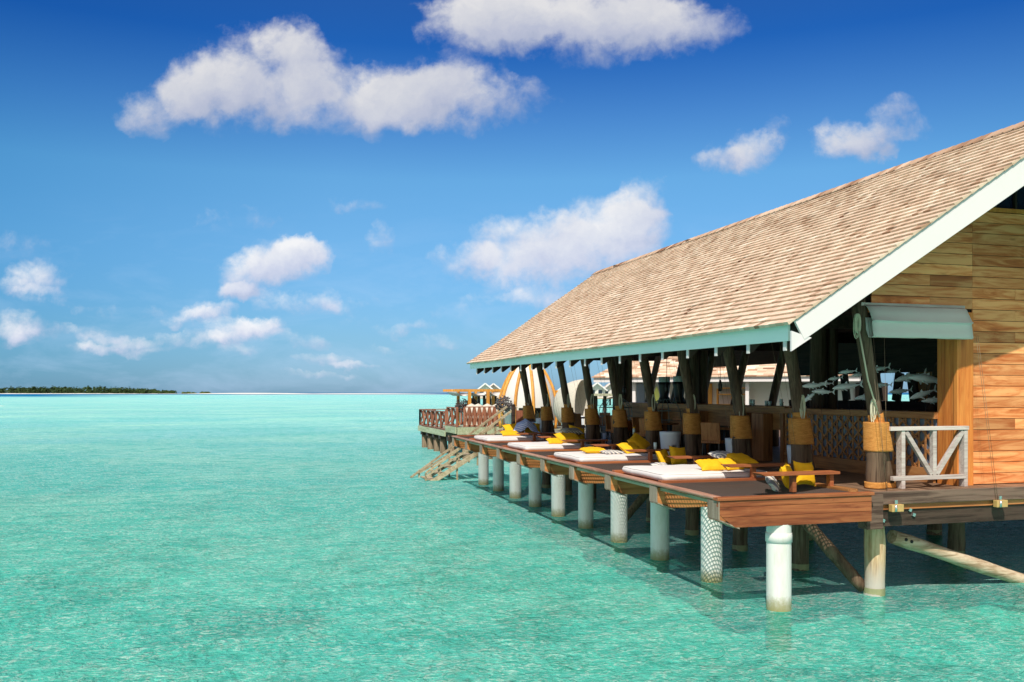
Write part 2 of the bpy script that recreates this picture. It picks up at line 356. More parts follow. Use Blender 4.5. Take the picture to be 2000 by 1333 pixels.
def pipe_mat():
    m = bpy.data.materials.new('pipe_plastic'); m.use_nodes = True; t = m.node_tree; p = t.nodes['Principled BSDF']; p.inputs['Roughness'].default_value = .38
    tc = N(t, 'ShaderNodeTexCoord'); P = tc.outputs['Object']; s_ = N(t, 'ShaderNodeSeparateXYZ'); t.links.new(P, s_.inputs[0])
    n1 = noise_n(t, vmath(t, 'MULTIPLY', P, (1, 1, .25)).outputs[0], 5, 6, .65).outputs['Fac']; n2 = noise_n(t, P, 16, 6, .7).outputs['Fac']
    base = ramp_n(t, n1, [(.35, (.68,.66,.59)), (.5, (.76,.74,.69)), (.7, (.80,.78,.74))])
    zz = math_n(t, 'ADD', s_.outputs[2], math_n(t, 'MULTIPLY', math_n(t, 'SUBTRACT', n2, .5), .28))
    f = ramp_n(t, zz, [(.0, 1.0), (.10, .8), (.24, 0.0)])
    col = mix_c(t, f, base, (.30,.27,.12))
    streak = ramp_n(t, noise_n(t, vmath(t, 'MULTIPLY', P, (9, 9, .8)).outputs[0], 2.2, 5, .6).outputs['Fac'], [(.58, 0.0), (.8, .3)])
    t.links.new(mix_c(t, streak, col, (.45,.42,.30)), p.inputs['Base Color']); return m
M['pipe'] = pipe_mat()

# ------------------------------------------------------------------ water, seabed, far shore
def water_mat():
    m = bpy.data.materials.new('lagoon_water'); m.use_nodes = True; t = m.node_tree; t.nodes.clear()
    tc = N(t, 'ShaderNodeTexCoord'); P = tc.outputs['Object']
    sep = N(t, 'ShaderNodeSeparateXYZ'); t.links.new(P, sep.inputs[0])
    big = noise_n(t, vmath(t, 'MULTIPLY', P, (.006, .02, 1)).outputs[0], 1.0, 5, .6, .4).outputs['Fac']
    mid = noise_n(t, vmath(t, 'MULTIPLY', P, (.07, .11, 1)).outputs[0], 1.0, 5, .6, .3).outputs['Fac']
    # depth zones along the distance from the shore
    dist = vmath(t, 'DOT_PRODUCT', P, (sin(YAW), cos(YAW), 0)).outputs['Value']
    lat = vmath(t, 'DOT_PRODUCT', P, (cos(YAW), -sin(YAW), 0)).outputs['Value']
    wob = math_n(t, 'MULTIPLY', math_n(t, 'SUBTRACT', big, .5), 1.6)
    ld = math_n(t, 'ADD', math_n(t, 'LOGARITHM', math_n(t, 'MAXIMUM', dist, 1.0), 10.0), wob)
    ldn = math_n(t, 'DIVIDE', ld, 4.0)
    base = ramp_n(t, ldn, WATER_ZONES)
    # deep channel off the island, to the left
    ch = ramp_n(t, math_n(t, 'DIVIDE', math_n(t, 'LOGARITHM', math_n(t, 'MAXIMUM', dist, 1.0), 10.0), 4.0), [(.70, 0.0), (.735, 1.0)])
    ratio = math_n(t, 'DIVIDE', lat, math_n(t, 'MAXIMUM', dist, 1.0))
    chl = ramp_n(t, math_n(t, 'ADD', ratio, 1.0), [(.47, 1.0), (.60, 0.0)])
    far = ramp_n(t, math_n(t, 'DIVIDE', math_n(t, 'LOGARITHM', math_n(t, 'MAXIMUM', dist, 1.0), 10.0), 5.0), [(.63, 0.0), (.645, 1.0)])
    # patches of weed and sand on the bottom
    base = mix_c(t, ramp_n(t, mid, [(.42, 0.0), (.66, .8)]), base, (.07, .58, .53))
    pale = noise_n(t, vmath(t, 'MULTIPLY', P, (.045, .07, 1)).outputs[0], 1.0, 5, .62, .6).outputs['Fac']
    base = mix_c(t, ramp_n(t, pale, [(.46, 0.0), (.66, .8)]), base, (.40, .84, .68))
    # waves
    v1 = vmath(t, 'MULTIPLY', P, (1.0, 1.25, 1)).outputs[0]
    w1 = noise_n(t, v1, 3.0, 4, .6, 1.1).outputs['Fac']
    w2 = noise_n(t, vmath(t, 'MULTIPLY', P, (1.0, 1.5, 1)).outputs[0], 1.1, 3, .5, .6).outputs['Fac']
    w3 = noise_n(t, v1, 9.0, 4, .6, .8).outputs['Fac']
    ridge = math_n(t, 'SUBTRACT', 1.0, math_n(t, 'ABSOLUTE', math_n(t, 'MULTIPLY', math_n(t, 'SUBTRACT', w1, .5), 4.0)))
    h = math_n(t, 'ADD', math_n(t, 'MULTIPLY', ridge, .42), math_n(t, 'MULTIPLY', w2, .9))
    h = math_n(t, 'ADD', h, math_n(t, 'MULTIPLY', w3, .5))
    b = N(t, 'ShaderNodeBump'); b.inputs['Strength'].default_value = WAVE_STR; b.inputs['Distance'].default_value = .16; t.links.new(h, b.inputs['Height'])
    # caustic light lines painted into the water colour; troughs painted darker
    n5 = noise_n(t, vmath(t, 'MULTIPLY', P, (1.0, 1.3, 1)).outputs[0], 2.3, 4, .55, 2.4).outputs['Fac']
    caustic_line = ramp_n(t, math_n(t, 'ABSOLUTE', math_n(t, 'SUBTRACT', n5, .5)), [(.0, 1.0), (.055, 0.0)])
    caustics = math_n(t, 'ADD', math_n(t, 'MULTIPLY', caustic_line, math_n(t, 'MULTIPLY', ramp_n(t, w3, [(.36, 0.0), (.54, 1.0)]), .95)), math_n(t, 'MULTIPLY', ramp_n(t, w3, [(.53, 0.0), (.66, 1.0)]), .45), clamp=True)
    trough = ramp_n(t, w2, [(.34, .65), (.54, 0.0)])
    base = mix_c(t, caustics, base, (.80, .97, .87)); base = mix_c(t, trough, base, (.10, .58, .50))
    base = mix_c(t, math_n(t, 'MULTIPLY', ch, chl), base, (.004, .17, .36))
    base = mix_c(t, far, base, (.01, .13, .30))
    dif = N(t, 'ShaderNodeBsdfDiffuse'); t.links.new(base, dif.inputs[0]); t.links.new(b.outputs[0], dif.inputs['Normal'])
    tr = N(t, 'ShaderNodeBsdfTransparent'); tr.inputs[0].default_value = (.36, .97, .86, 1)
    b2 = N(t, 'ShaderNodeBump'); b2.inputs['Strength'].default_value = WAVE_STR*.6; b2.inputs['Distance'].default_value = .28; t.links.new(h, b2.inputs['Height'])
    gl = N(t, 'ShaderNodeBsdfGlossy'); gl.inputs['Roughness'].default_value = .06; t.links.new(b2.outputs[0], gl.inputs['Normal'])
    fr = N(t, 'ShaderNodeFresnel'); fr.inputs[0].default_value = 1.33; t.links.new(b2.outputs[0], fr.inputs['Normal'])
    m1 = N(t, 'ShaderNodeMixShader'); t.links.new(ramp_n(t, math_n(t, 'DIVIDE', math_n(t, 'LOGARITHM', math_n(t, 'MAXIMUM', dist, 1.0), 10.0), 4.0), [(.30, WATER_BODY), (.50, 1.0)]), m1.inputs[0]); t.links.new(tr.outputs[0], m1.inputs[1]); t.links.new(dif.outputs[0], m1.inputs[2])
    m2 = N(t, 'ShaderNodeMixShader'); t.links.new(math_n(t, 'MULTIPLY', math_n(t, 'MINIMUM', fr.outputs[0], .42), .42), m2.inputs[0]); t.links.new(m1.outputs[0], m2.inputs[1]); t.links.new(gl.outputs[0], m2.inputs[2])
    out = N(t, 'ShaderNodeOutputMaterial'); t.links.new(m2.outputs[0], out.inputs[0])
    return m
WAVE_STR = 1.0
WATER_BODY = .44
WATER_ZONES = [(.20, (.13,.66,.50)), (.35, (.14,.66,.57)), (.47, (.17,.66,.66)), (.56, (.23,.65,.63)), (.63, (.32,.69,.66)), (.72, (.16,.62,.65)), (.80, (.26,.66,.67)), (.88, (.02,.28,.48))]
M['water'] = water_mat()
def sand_mat():
    m = bpy.data.materials.new('reef_sand'); m.use_nodes = True; t = m.node_tree; p = t.nodes['Principled BSDF']; p.inputs['Roughness'].default_value = .9
    tc = N(t, 'ShaderNodeTexCoord'); P = tc.outputs['Object']
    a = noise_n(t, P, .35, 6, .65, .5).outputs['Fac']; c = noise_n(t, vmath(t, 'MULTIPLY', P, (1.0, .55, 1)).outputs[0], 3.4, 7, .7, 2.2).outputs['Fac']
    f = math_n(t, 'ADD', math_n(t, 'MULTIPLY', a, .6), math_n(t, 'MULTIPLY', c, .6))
    t.links.new(ramp_n(t, f, [(.43, (.08,.30,.22)), (.54, (.36,.66,.50)), (.60, (1.0,1.0,.9))]), p.inputs['Base Color'])  # sand mottling; the brightest patches are caustic light painted into the colour
    b = N(t, 'ShaderNodeBump'); b.inputs['Strength'].default_value = .9; b.inputs['Distance'].default_value = .25; t.links.new(c, b.inputs['Height']); t.links.new(b.outputs[0], p.inputs['Normal'])
    return m
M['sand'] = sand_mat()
def grid_sheet(z, lim):
    xs = [-lim, -3000, -600, -150, -40, 0, 40, 150, 600, 3000, lim]; mb = MB()
    vs = [(x, y, z) for x in xs for y in xs]; n = len(xs)
    mb.add(vs, [(i*n+j, (i+1)*n+j, (i+1)*n+j+1, i*n+j+1) for i in range(n-1) for j in range(n-1)], .5)
    return mb
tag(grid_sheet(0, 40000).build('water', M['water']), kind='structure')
def seabed():
    # fine relief close to the shore, coarse far out
    xs = [-40000, -3000, -600, -120, -50, -34] ; x = -30.0
    while x < 34: xs.append(x); x += .22
    xs += [36, 50, 120, 600, 3000, 40000]
    ys = [-40000, -3000, -600, -100, -20, 0]; y = 4.0
    while y < 46: ys.append(y); y += .22 if y < 30 else .4
    ys += [48, 60, 90, 150, 600, 3000, 40000]
    vs = []
    for x in xs:
        for y in ys:
            z = -.58
            if abs(x) < 32 and 4 <= y < 47:
                z += (.16*mn.noise(Vector((x*.45, y*.45, 1))) + .14*mn.noise(Vector((x*1.3, y*1.3, 5))) + .06*mn.noise(Vector((x*3.1, y*3.1, 8))))
            vs.append((x, y, z))
    n = len(ys); mb = MB(); mb.add(vs, [(i*n+j, (i+1)*n+j, (i+1)*n+j+1, i*n+j+1) for i in range(len(xs)-1) for j in range(n-1)], .5, True)
    return mb
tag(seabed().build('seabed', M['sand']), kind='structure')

FW = Vector((sin(YAW), cos(YAW), 0)); RT = Vector((cos(YAW), -sin(YAW), 0))
def ray(px, py, D):
    """a point D metres out, at this bearing and height angle from the eye"""
    return FW*D + RT*((px-1000)/1750*D) + Vector((0,0,EYE+(767.5-py)/1750*D))
def blob_island(name, l0, l1, D, halfdepth, hgt, m, seed):
    mb = MB(); n = 40; vs = []; rings = 5
    ctr = FW*D + RT*((l0+l1)/2); hw = (l1-l0)/2
    for r in range(rings+1):
        f = r/rings
        for k in range(n):
            a = 2*pi*k/n; w = 1+.18*mn.noise(Vector((cos(a)*1.5, sin(a)*1.5, seed)))
            vs.append(ctr + RT*(hw*f*w*cos(a)) + FW*(halfdepth*f*w*sin(a)) + Vector((0,0,hgt*(1-f*f)-.15)))
    fs = [(r*n+k, r*n+(k+1)%n, (r+1)*n+(k+1)%n, (r+1)*n+k) for r in range(rings) for k in range(n)]
    mb.add(vs, fs, .5, True); o = mb.build(name, m); tag(o, kind='structure'); return o
M['beach'] = mat('white_beach_sand', (.80,.76,.66), .9, noise=.3, nscale=.02, c2=(.7,.66,.56))
def lat_at(px, D): return (px-1000)/1750*D
blob_island('island_beach', lat_at(-300, 2600), lat_at(440, 2600), 2600, 120, 2.2, M['beach'], 1)
for i, (a, b, D, hd, h) in enumerate([(340, 640, 2500, 40, 3.0), (520, 880, 2000, 30, 2.0), (430, 560, 1350, 10, .5), (-60, 24, 222, 3.5, .30)]):
    blob_island('sandbar', lat_at(a, D), lat_at(b, D), D, hd, h, M['beach'], i+3)
def leafmat(name, a, b):
    m = bpy.data.materials.new(name); m.use_nodes = True; t = m.node_tree; p = t.nodes['Principled BSDF']; p.inputs['Roughness'].default_value = .7; p.inputs['Specular IOR Level'].default_value = .2
    at = N(t, 'ShaderNodeAttribute', attribute_name='tone'); t.links.new(mix_c(t, at.outputs['Fac'], a, b), p.inputs['Base Color']); return m
M['leaf'] = leafmat('island_foliage', (.018,.045,.018), (.055,.095,.022))
M['leaf2'] = leafmat('shrub_foliage', (.05,.09,.015), (.16,.19,.04))
def clump(mb, c, r, h, n, size, tone=None):
    for _ in range(n):
        a = random.random()*2*pi; q = sqrt(random.random()); z = random.random()
        p = Vector(c) + Vector((r*q*cos(a)*sqrt(1-z*z*.8), r*q*sin(a)*sqrt(1-z*z*.8), h*z))
        ax = Vector((random.gauss(0,1), random.gauss(0,1), random.gauss(0,1))).normalized(); u = ax.orthogonal().normalized(); w = ax.cross(u); s = size*(.6+.8*random.random())
        mb.add([p+u*s, p+w*s*.7, p-u*s, p-w*s*.7], [(0,1,2,3)], random.random() if tone is None else tone)
def island_wood():
    mb = MB()
    for k in range(620):
        px = random.uniform(-330, 330); D = random.uniform(2540, 2680); c = FW*D + RT*lat_at(px, 2600)
        ph = max(0.25, min(1, (335-px)/110))
        hgt = (16+9*mn.noise(Vector((px*.03, 3, 1)))+random.uniform(-1.5, 3.5))*(.45+.55*ph)
        clump(mb, (c.x, c.y, .6), 7, hgt*.95, 26, 2.6, .2+.6*random.random()*(1.15-ph*.5))
        if random.random() < .25 and px < 300:      # palm crowns above the rest
            tp = Vector((c.x, c.y, hgt+random.uniform(1, 3.5)))
            for q in range(9):
                a = q*2*pi/9; e = tp+Vector((cos(a)*3.2, sin(a)*3.2, -1.6)); mm = tp+Vector((cos(a)*1.8, sin(a)*1.8, .5)); sd = Vector((-sin(a), cos(a), 0))*.8
                mb.add([tp, mm+sd, e, mm-sd], [(0,1,2,3)], random.random()*.5)
    o = mb.build('island_woods', M['leaf']); tag(o, 'long low wood of dark palms and trees covering the far island', 'woods', None, 'stuff')
    for a, b, h in ((360, 385, 5), (392, 412, 5.5)):
        mb = MB()
        for k in range(22):
            c = FW*2590 + RT*lat_at(random.uniform(a, b), 2600); clump(mb, (c.x, c.y, .8), 6, h*random.uniform(.5, 1), 20, 1.8)
        o = mb.build('shrub_clump', M['leaf2']); tag(o, 'low green shrub clump on the sandbar, ' + ('next to the wooded island' if a == 360 else 'farther from the wooded island'), 'shrubs', 'shrubs on the sandbar')
island_wood()

# ------------------------------------------------------------------ the pavilion
DK = 1.73                       # deck level
BY = [11.98+2.14*k for k in range(10)]           # bays along the platform
def edge_x(y): return 6.60+.016*(y-11.8)
def eave_x(y): return 7.69-.010*(y-11.5)
EZ = 4.37; SL = .722; RX = 12.3; YF = 30.9
def roof_z(x): return EZ+SL*(x-7.69)
def gable_y(x): return 11.5-.24*(x-7.69) if x <= RX else 11.5-.24*(RX-7.69)+.24*(x-RX)
FX = 2*RX-7.69
pav = thing('restaurant_pavilion', 'open timber pavilion with a huge steep shingled roof over the water deck', 'pavilion', (12.3, 21, DK))
def shingles():
    mb = MB(); nrm = Vector((-SL, 0, 1)).normalized(); upv = Vector((1, 0, SL)).normalized()
    slen = (RX-7.69+.16)/upv.x; ex = .150; rows = int(slen/ex)
    for r in range(rows+1):
        s0 = r*ex - .17
        x0 = 7.69+s0*upv.x
        y = gable_y(x0+.05)-.07
        skew = -.010
        sag = .0
        while y < YF+.05:
            w = random.uniform(.09, .19); first = y < gable_y(x0+.05); y1 = min(y+w, YF+.06)
            xs = x0+skew*(y-11.5)*max(0, 1-r/rows)
            L = ex+.05; jit = random.uniform(-.003, .003); th = random.uniform(.030, .035)
            zz = roof_z(x0)+.035+.022*mn.noise(Vector((x0*.7, y*.35, 2)))
            a = Vector((xs, y+.0015, zz)) + upv*jit; lift = nrm*(th+.010)
            b = Vector((xs, y1-.0015, zz)) + upv*jit
            c = b+upv*L; d = a+upv*L
            if first: d.y = gable_y(d.x+.05)-.07
            tn = min(1, max(0, random.gauss(.55, .17) + .09*mn.noise(Vector((x0*.9, y*.45, 5)))))
            if random.random() < .035: tn *= .4
            if d.x > RX: 
                k = (RX-a.x)/upv.x; c = b+upv*k; d = a+upv*k
            mb.add([a+lift, b+lift, c+nrm*.004, d+nrm*.004, a-nrm*.01, b-nrm*.01], [(0,1,2,3),(0,4,5,1),(0,3,4),(1,5,2)][:4], tn)
            y = y1
    return mb
roof = MB()
def slab(x0, x1, flip=False):
    # roof deck slab, 8 cm thick, following the prow gable
    vs = []
    for (x, yy) in ((x0, gable_y(x0)+.02), (x1, gable_y(x1)+.02), (x1, YF), (x0 + (0 if flip else -.19), YF)):
        vs.append((x, yy))
    zz = lambda x: roof_z(x) if x <= RX else roof_z(2*RX-x)
    top = [(x, y, zz(x)+.02) for x, y in vs]; bot = [(x, y, zz(x)-.10) for x, y in vs]
    roof.add(top+bot, [(0,1,2,3),(7,6,5,4),(0,4,5,1),(1,5,6,2),(2,6,7,3),(3,7,4,0)], .5)
slab(7.72, RX); slab(RX, FX, True)
ro = roof.build('roof', M['darkroof'], pav)
shingles().build('shingles', M['shingle'], ro)
mb = MB()
y = gable_y(RX)-.05
while y < YF:
    for sg in (-1, 1):
        a = Vector((RX, y, roof_z(RX)+.085)); b = a+Vector((sg*.20, 0, -.135)); t_ = random.random()*.5
        mb.prism([a, a+Vector((0,.26,-.01)), b+Vector((0,.26,-.01)), b], Vector((0,0,.022)), t_)
    y += .22
mb.build('ridge_cap', M['shingle'], ro)
# far slope shingles as simple courses
mb = MB(); nr = 36
for r in range(nr):
    x1 = FX-(FX-RX)*r/nr; x0 = FX-(FX-RX)*(r+1)/nr; z1 = roof_z(2*RX-x1); z0 = roof_z(2*RX-x0)
    mb.add([(x1+.05, gable_y(x1)-.05, z1+.05), (x1+.05, YF, z1+.05), (x0, YF, z0+.03), (x0, gable_y(x0)-.05, z0+.03)], [(0,1,2,3)], random.random())
mb.build('shingles', M['shingle'], ro)
# fascia along the eave
mb = MB(); yf = YF+.02; ynr = 11.62
a = Vector((eave_x(ynr), ynr, EZ-.30)); b = Vector((eave_x(yf), yf, EZ-.25+.02)); c = Vector((eave_x(yf), yf, EZ+.035)); d = Vector((eave_x(ynr), ynr, EZ-.01))
mb.prism([a, b, c, d], (-.035, 0, 0), .5)
mb.build('fascia', M['shadewhite'], pav)
# rafters with white tail ends
y = 11.72; k = 0
while y < YF:
    mb = MB(); ex_ = eave_x(y); lo = EZ-.40; x0 = ex_+.015; x1 = RX
    mb.prism([(x0, y, EZ-.14), (x0, y, lo-.02), (x0+.05, y, lo-.02), (x0+.62, y, roof_z(x0+.62)-.34), (x1, y, roof_z(x1)-.34), (x1, y, roof_z(x1)-.11)], (0,.06,0), .5)
    rf = mb.build('rafter', M['rafter'], pav)
    e = MB(); e.bb(x0-.024, x0-.003, y-.004, y+.068, lo-.04, EZ-.20); e.build('tail_end', M['white'], rf)
    y += 1.02; k += 1
# barge boards (white, prow shaped)
def barge(side):
    mb = MB(); s = 1 if side < 0 else -1
    pts = []
    def X(x): return x if side < 0 else 2*RX-x
    x0, x1 = 7.66, RX
    top0, top1 = roof_z(x0)+.03, roof_z(x1)+.03
    W = .43
    off = Vector((0, -.045, 0))
    y0, y1 = gable_y(7.69), gable_y(RX)
    A = [(X(x0), y0, top0-.06), (X(x0+.16), y0-.04, top0-.02-.345+.10), (X(x0+.02), y0, top0-W+.0)]
    poly = [Vector((X(x0), y0, top0-.02)), Vector((X(x0+.14), y0-.034, top0+.10-.40)), Vector((X(x1), y1, top1-W-.02)), Vector((X(x1), y1, top1))]
    mb.prism(poly, off, .5)
    poly2 = [Vector((X(x0-.05), y0, top0-.17)), Vector((X(x0-.05), y0, top0-.47)), Vector((X(x0+.25), y0-.06, top0-.27)), Vector((X(x0+.10), y0-.024, top0-.22))]
    mb2 = MB(); mb2.prism(poly2, off*.8+Vector((0,0,0)), .5)
    o = mb.build('barge_board', M['white'], pav, bevel=.004)
    mb2.build('barge_tip', M['white'], o)
barge(-1); barge(1)
# purlins and tie beams
mb = MB()
for k in range(0, 10, 1):
    yy = BY[k]+.45
    if k in (1, 3, 5, 7, 9):
        t2 = MB(); t2.bar((9.35, yy+.16, 4.66), (2*RX-9.35, yy+.16, 4.66), .12, .26); t2.build('tie_beam', M['darkroof'], pav)
for x in (9.42, 2*RX-9.42):
    t2 = MB(); t2.bar((x, 12.5, roof_z(9.42)-.46), (x, YF-.3, roof_z(9.42)-.46), .14, .24); t2.build('wall_plate', M['log'], pav)
# inner lining hung under the rafters: the dark screen seen behind the far eave
# gable wall with teak cladding
wall = thing('gable_wall', 'sunlit teak plank gable wall at the right end of the pavilion', 'wall', (13.5, 12.5, DK))
WY = 12.45
core = MB()
def wz(x): return roof_z(x if x < RX else 2*RX-x)-.13
core.add([(11.66,WY+.02,DK),(11.66,WY+.02,4.72),(9.75,WY+.02,4.72),(9.75,WY+.02,wz(9.75)),(11.55,WY+.02,wz(11.55)),(11.55,WY+.02,6.36),(13.05,WY+.02,6.36),(13.05,WY+.02,wz(13.05)),(15.0,WY+.02,wz(15.0)),(15.0,WY+.02,DK)],[tuple(range(10))],.5)
vs = list(core.v); n = len(vs); core.v += [p+Vector((0,.12,0)) for p in vs]; core.f.append(tuple(range(n,2*n))[::-1]); core.t.append(.5); core.sm.append(False)
for i in range(n): core.f.append((i,(i+1)%n,n+(i+1)%n,n+i)); core.t.append(.5); core.sm.append(False)
core.build('wall_core', M['rafter'], wall)
pl = MB(); hgt = .186
r = 0; z = DK+.015
def plank(xa, xb, z0, z1):
    # clip a plank to the roof slope on its left
    zt = lambda x: wz(x)-.01
    if z0 >= zt(xb) and xb < RX: return
    tn = min(1, max(0, random.gauss(.5, .28)))
    za = zt(xa)
    poly = [(xa, WY, z0), (xb, WY, z0), (xb, WY, z1), (xa, WY, z1)]
    if xa < RX and zt(xa) < z1:
        xl = 7.69+(z0+.14-EZ)/SL; xh = 7.69+(z1+.14-EZ)/SL
        if xl > xa: xa = xl
        if xh > xb: return
        poly = [(xa, WY, z0), (xb, WY, z0), (xb, WY, z1), (max(xa, xh), WY, z1)]
    pl.prism(poly, (0, -.018-random.uniform(0,.006), 0), tn)
while z < 7.6:
    z1 = z+hgt-.009
    segs = []
    if z1 <= 6.40:
        x = 11.775; 
        while x < 14.9:
            w = random.choice([.9, 1.6, 2.4, 3.2, 3.3]); segs.append((x, min(x+w, 14.95))); x += w+.003
        if z > 4.70: segs += [(9.75, 11.770)] if random.random() < .6 else [(9.75, 10.9), (10.903, 11.770)]
    for a, b in segs: plank(a, b, z, z1)
    z += hgt
pl.build('cladding', M['teak'], wall)
mb = MB(); mb.bb(11.55, 13.1, WY-.03, WY+.05, 6.40, 6.47); mb.build('window_sill', M['teak_post'], wall)
wn = MB(); wn.add([(11.6,WY+.06,6.47),(13.0,WY+.06,6.47),(13.0,WY+.06,wz(13.0)),(12.3,WY+.06,wz(12.3)),(11.6,WY+.06,wz(11.6))],[(0,1,2,3,4)],.5)
w_ = wn.build('gable_window', M['glassdark'], wall)
mb = MB()
for x in (12.28, 12.72): mb.bb(x-.02, x+.02, WY+.0, WY+.05, 6.47, wz(x)-.02)
mb.build('mullion', M['rafter'], w_)
# the corner column and jamb
mb = MB()
for i in range(4): mb.bb(11.44, 11.56, WY+.02+i*.10, WY+.115+i*.10, DK, 4.66)
mb.bb(11.42, 11.585, WY-.06, WY+.015, DK, 4.66); mb.bb(11.588, 11.765, WY-.05, WY+.01, DK, 4.66)
mb.build('corner_column', M['teak_post'], wall)
mb = MB(); mb.bar((9.55, WY+.05, 4.70), (11.6, WY+.05, 4.70), .14, .14); mb.build('lintel', M['teak_post'], wall)
# side wall of the enclosed room (behind the cladding)
mb = MB(); mb.bb(14.95, 15.05, WY, 17.5, DK, 5.3); mb.build('side_wall', M['brown_z'], wall)
mb = MB(); mb.bb(12.0, 15.0, 17.4, 17.5, DK, 2.9); mb.build('back_wall', M['brown_z'], wall)

# ------------------------------------------------------------------ roman blind on the gable opening
def blind(name, label, p0, p1, out, zt, folds, m, grp, droop=.0, seg=14):
    """a folded cloth blind between p0 and p1 (plan), standing off by out"""
    p0 = Vector(p0); p1 = Vector(p1); o = thing(name, label, 'blind', (p0.x, p0.y, zt), grp)
    mb = MB(); rows = folds
    vs = []
    outv = Vector(out)
    for r, (dz, dd) in enumerate(rows):
        for i in range(seg+1):
            f = i/seg; q = p0.lerp(p1, f)
            wv = .012*mn.noise(Vector((f*9+p0.y, r*1.7, p0.x)))+.02*sin(pi*f)*droop
            vs.append(q + outv*(dd+wv) + Vector((0,0,zt-dz-droop*.4*sin(pi*f)+.010*mn.noise(Vector((f*6, r*2.1, p0.y))))))
    fs = [(r*(seg+1)+i, r*(seg+1)+i+1, (r+1)*(seg+1)+i+1, (r+1)*(seg+1)+i) for r in range(len(rows)-1) for i in range(seg)]
    mb.add(vs, fs, .5, True); c = mb.build('cloth', m, o)
    md = c.modifiers.new('solid', 'SOLIDIFY'); md.thickness = .008
    return o
gb = blind('roman_blind', 'cream canvas blind folded up across the opening beside the teak wall', (9.56, 12.36, 0), (11.52, 12.36, 0), (.13, -1, 0), 4.72,
      [(0,0),(.03,.06),(.14,.12),(.25,.17),(.262,.19),(.27,.16),(.30,.15),(.42,.17),(.50,.19),(.52,.18),(.52,.10),(.40,.04),(.2,.02)], M['cream'], 'blinds of the pavilion')
mb = MB(); mb.bar((9.5, 12.38, 4.74), (11.55, 12.38, 4.74), .05, .05); mb.build('head_rail', M['whitewood'], gb)
for k in range(9):
    y0, y1 = BY[k]+.62, BY[k+1]+.28
    m = M['greenclo'] if k < 5 else M['cream']
    if k in (0, 1, 2, 4, 5, 7):
        blind('roman_blind', 'rolled canvas side blind under the eave, %s one along the water side' % ORD[[0,1,2,4,5,7].index(k)], (8.95, y0, 0), (8.95, y1, 0), (-1, 0, 0), 4.62,
              [(0,.0),(.05,.10),(.12,.22),(.18,.30),(.22,.27),(.26,.30),(.28,.22),(.24,.10),(.12,.02)], m, 'blinds of the pavilion', droop=.12 if k in (1,2) else .03, seg=10)

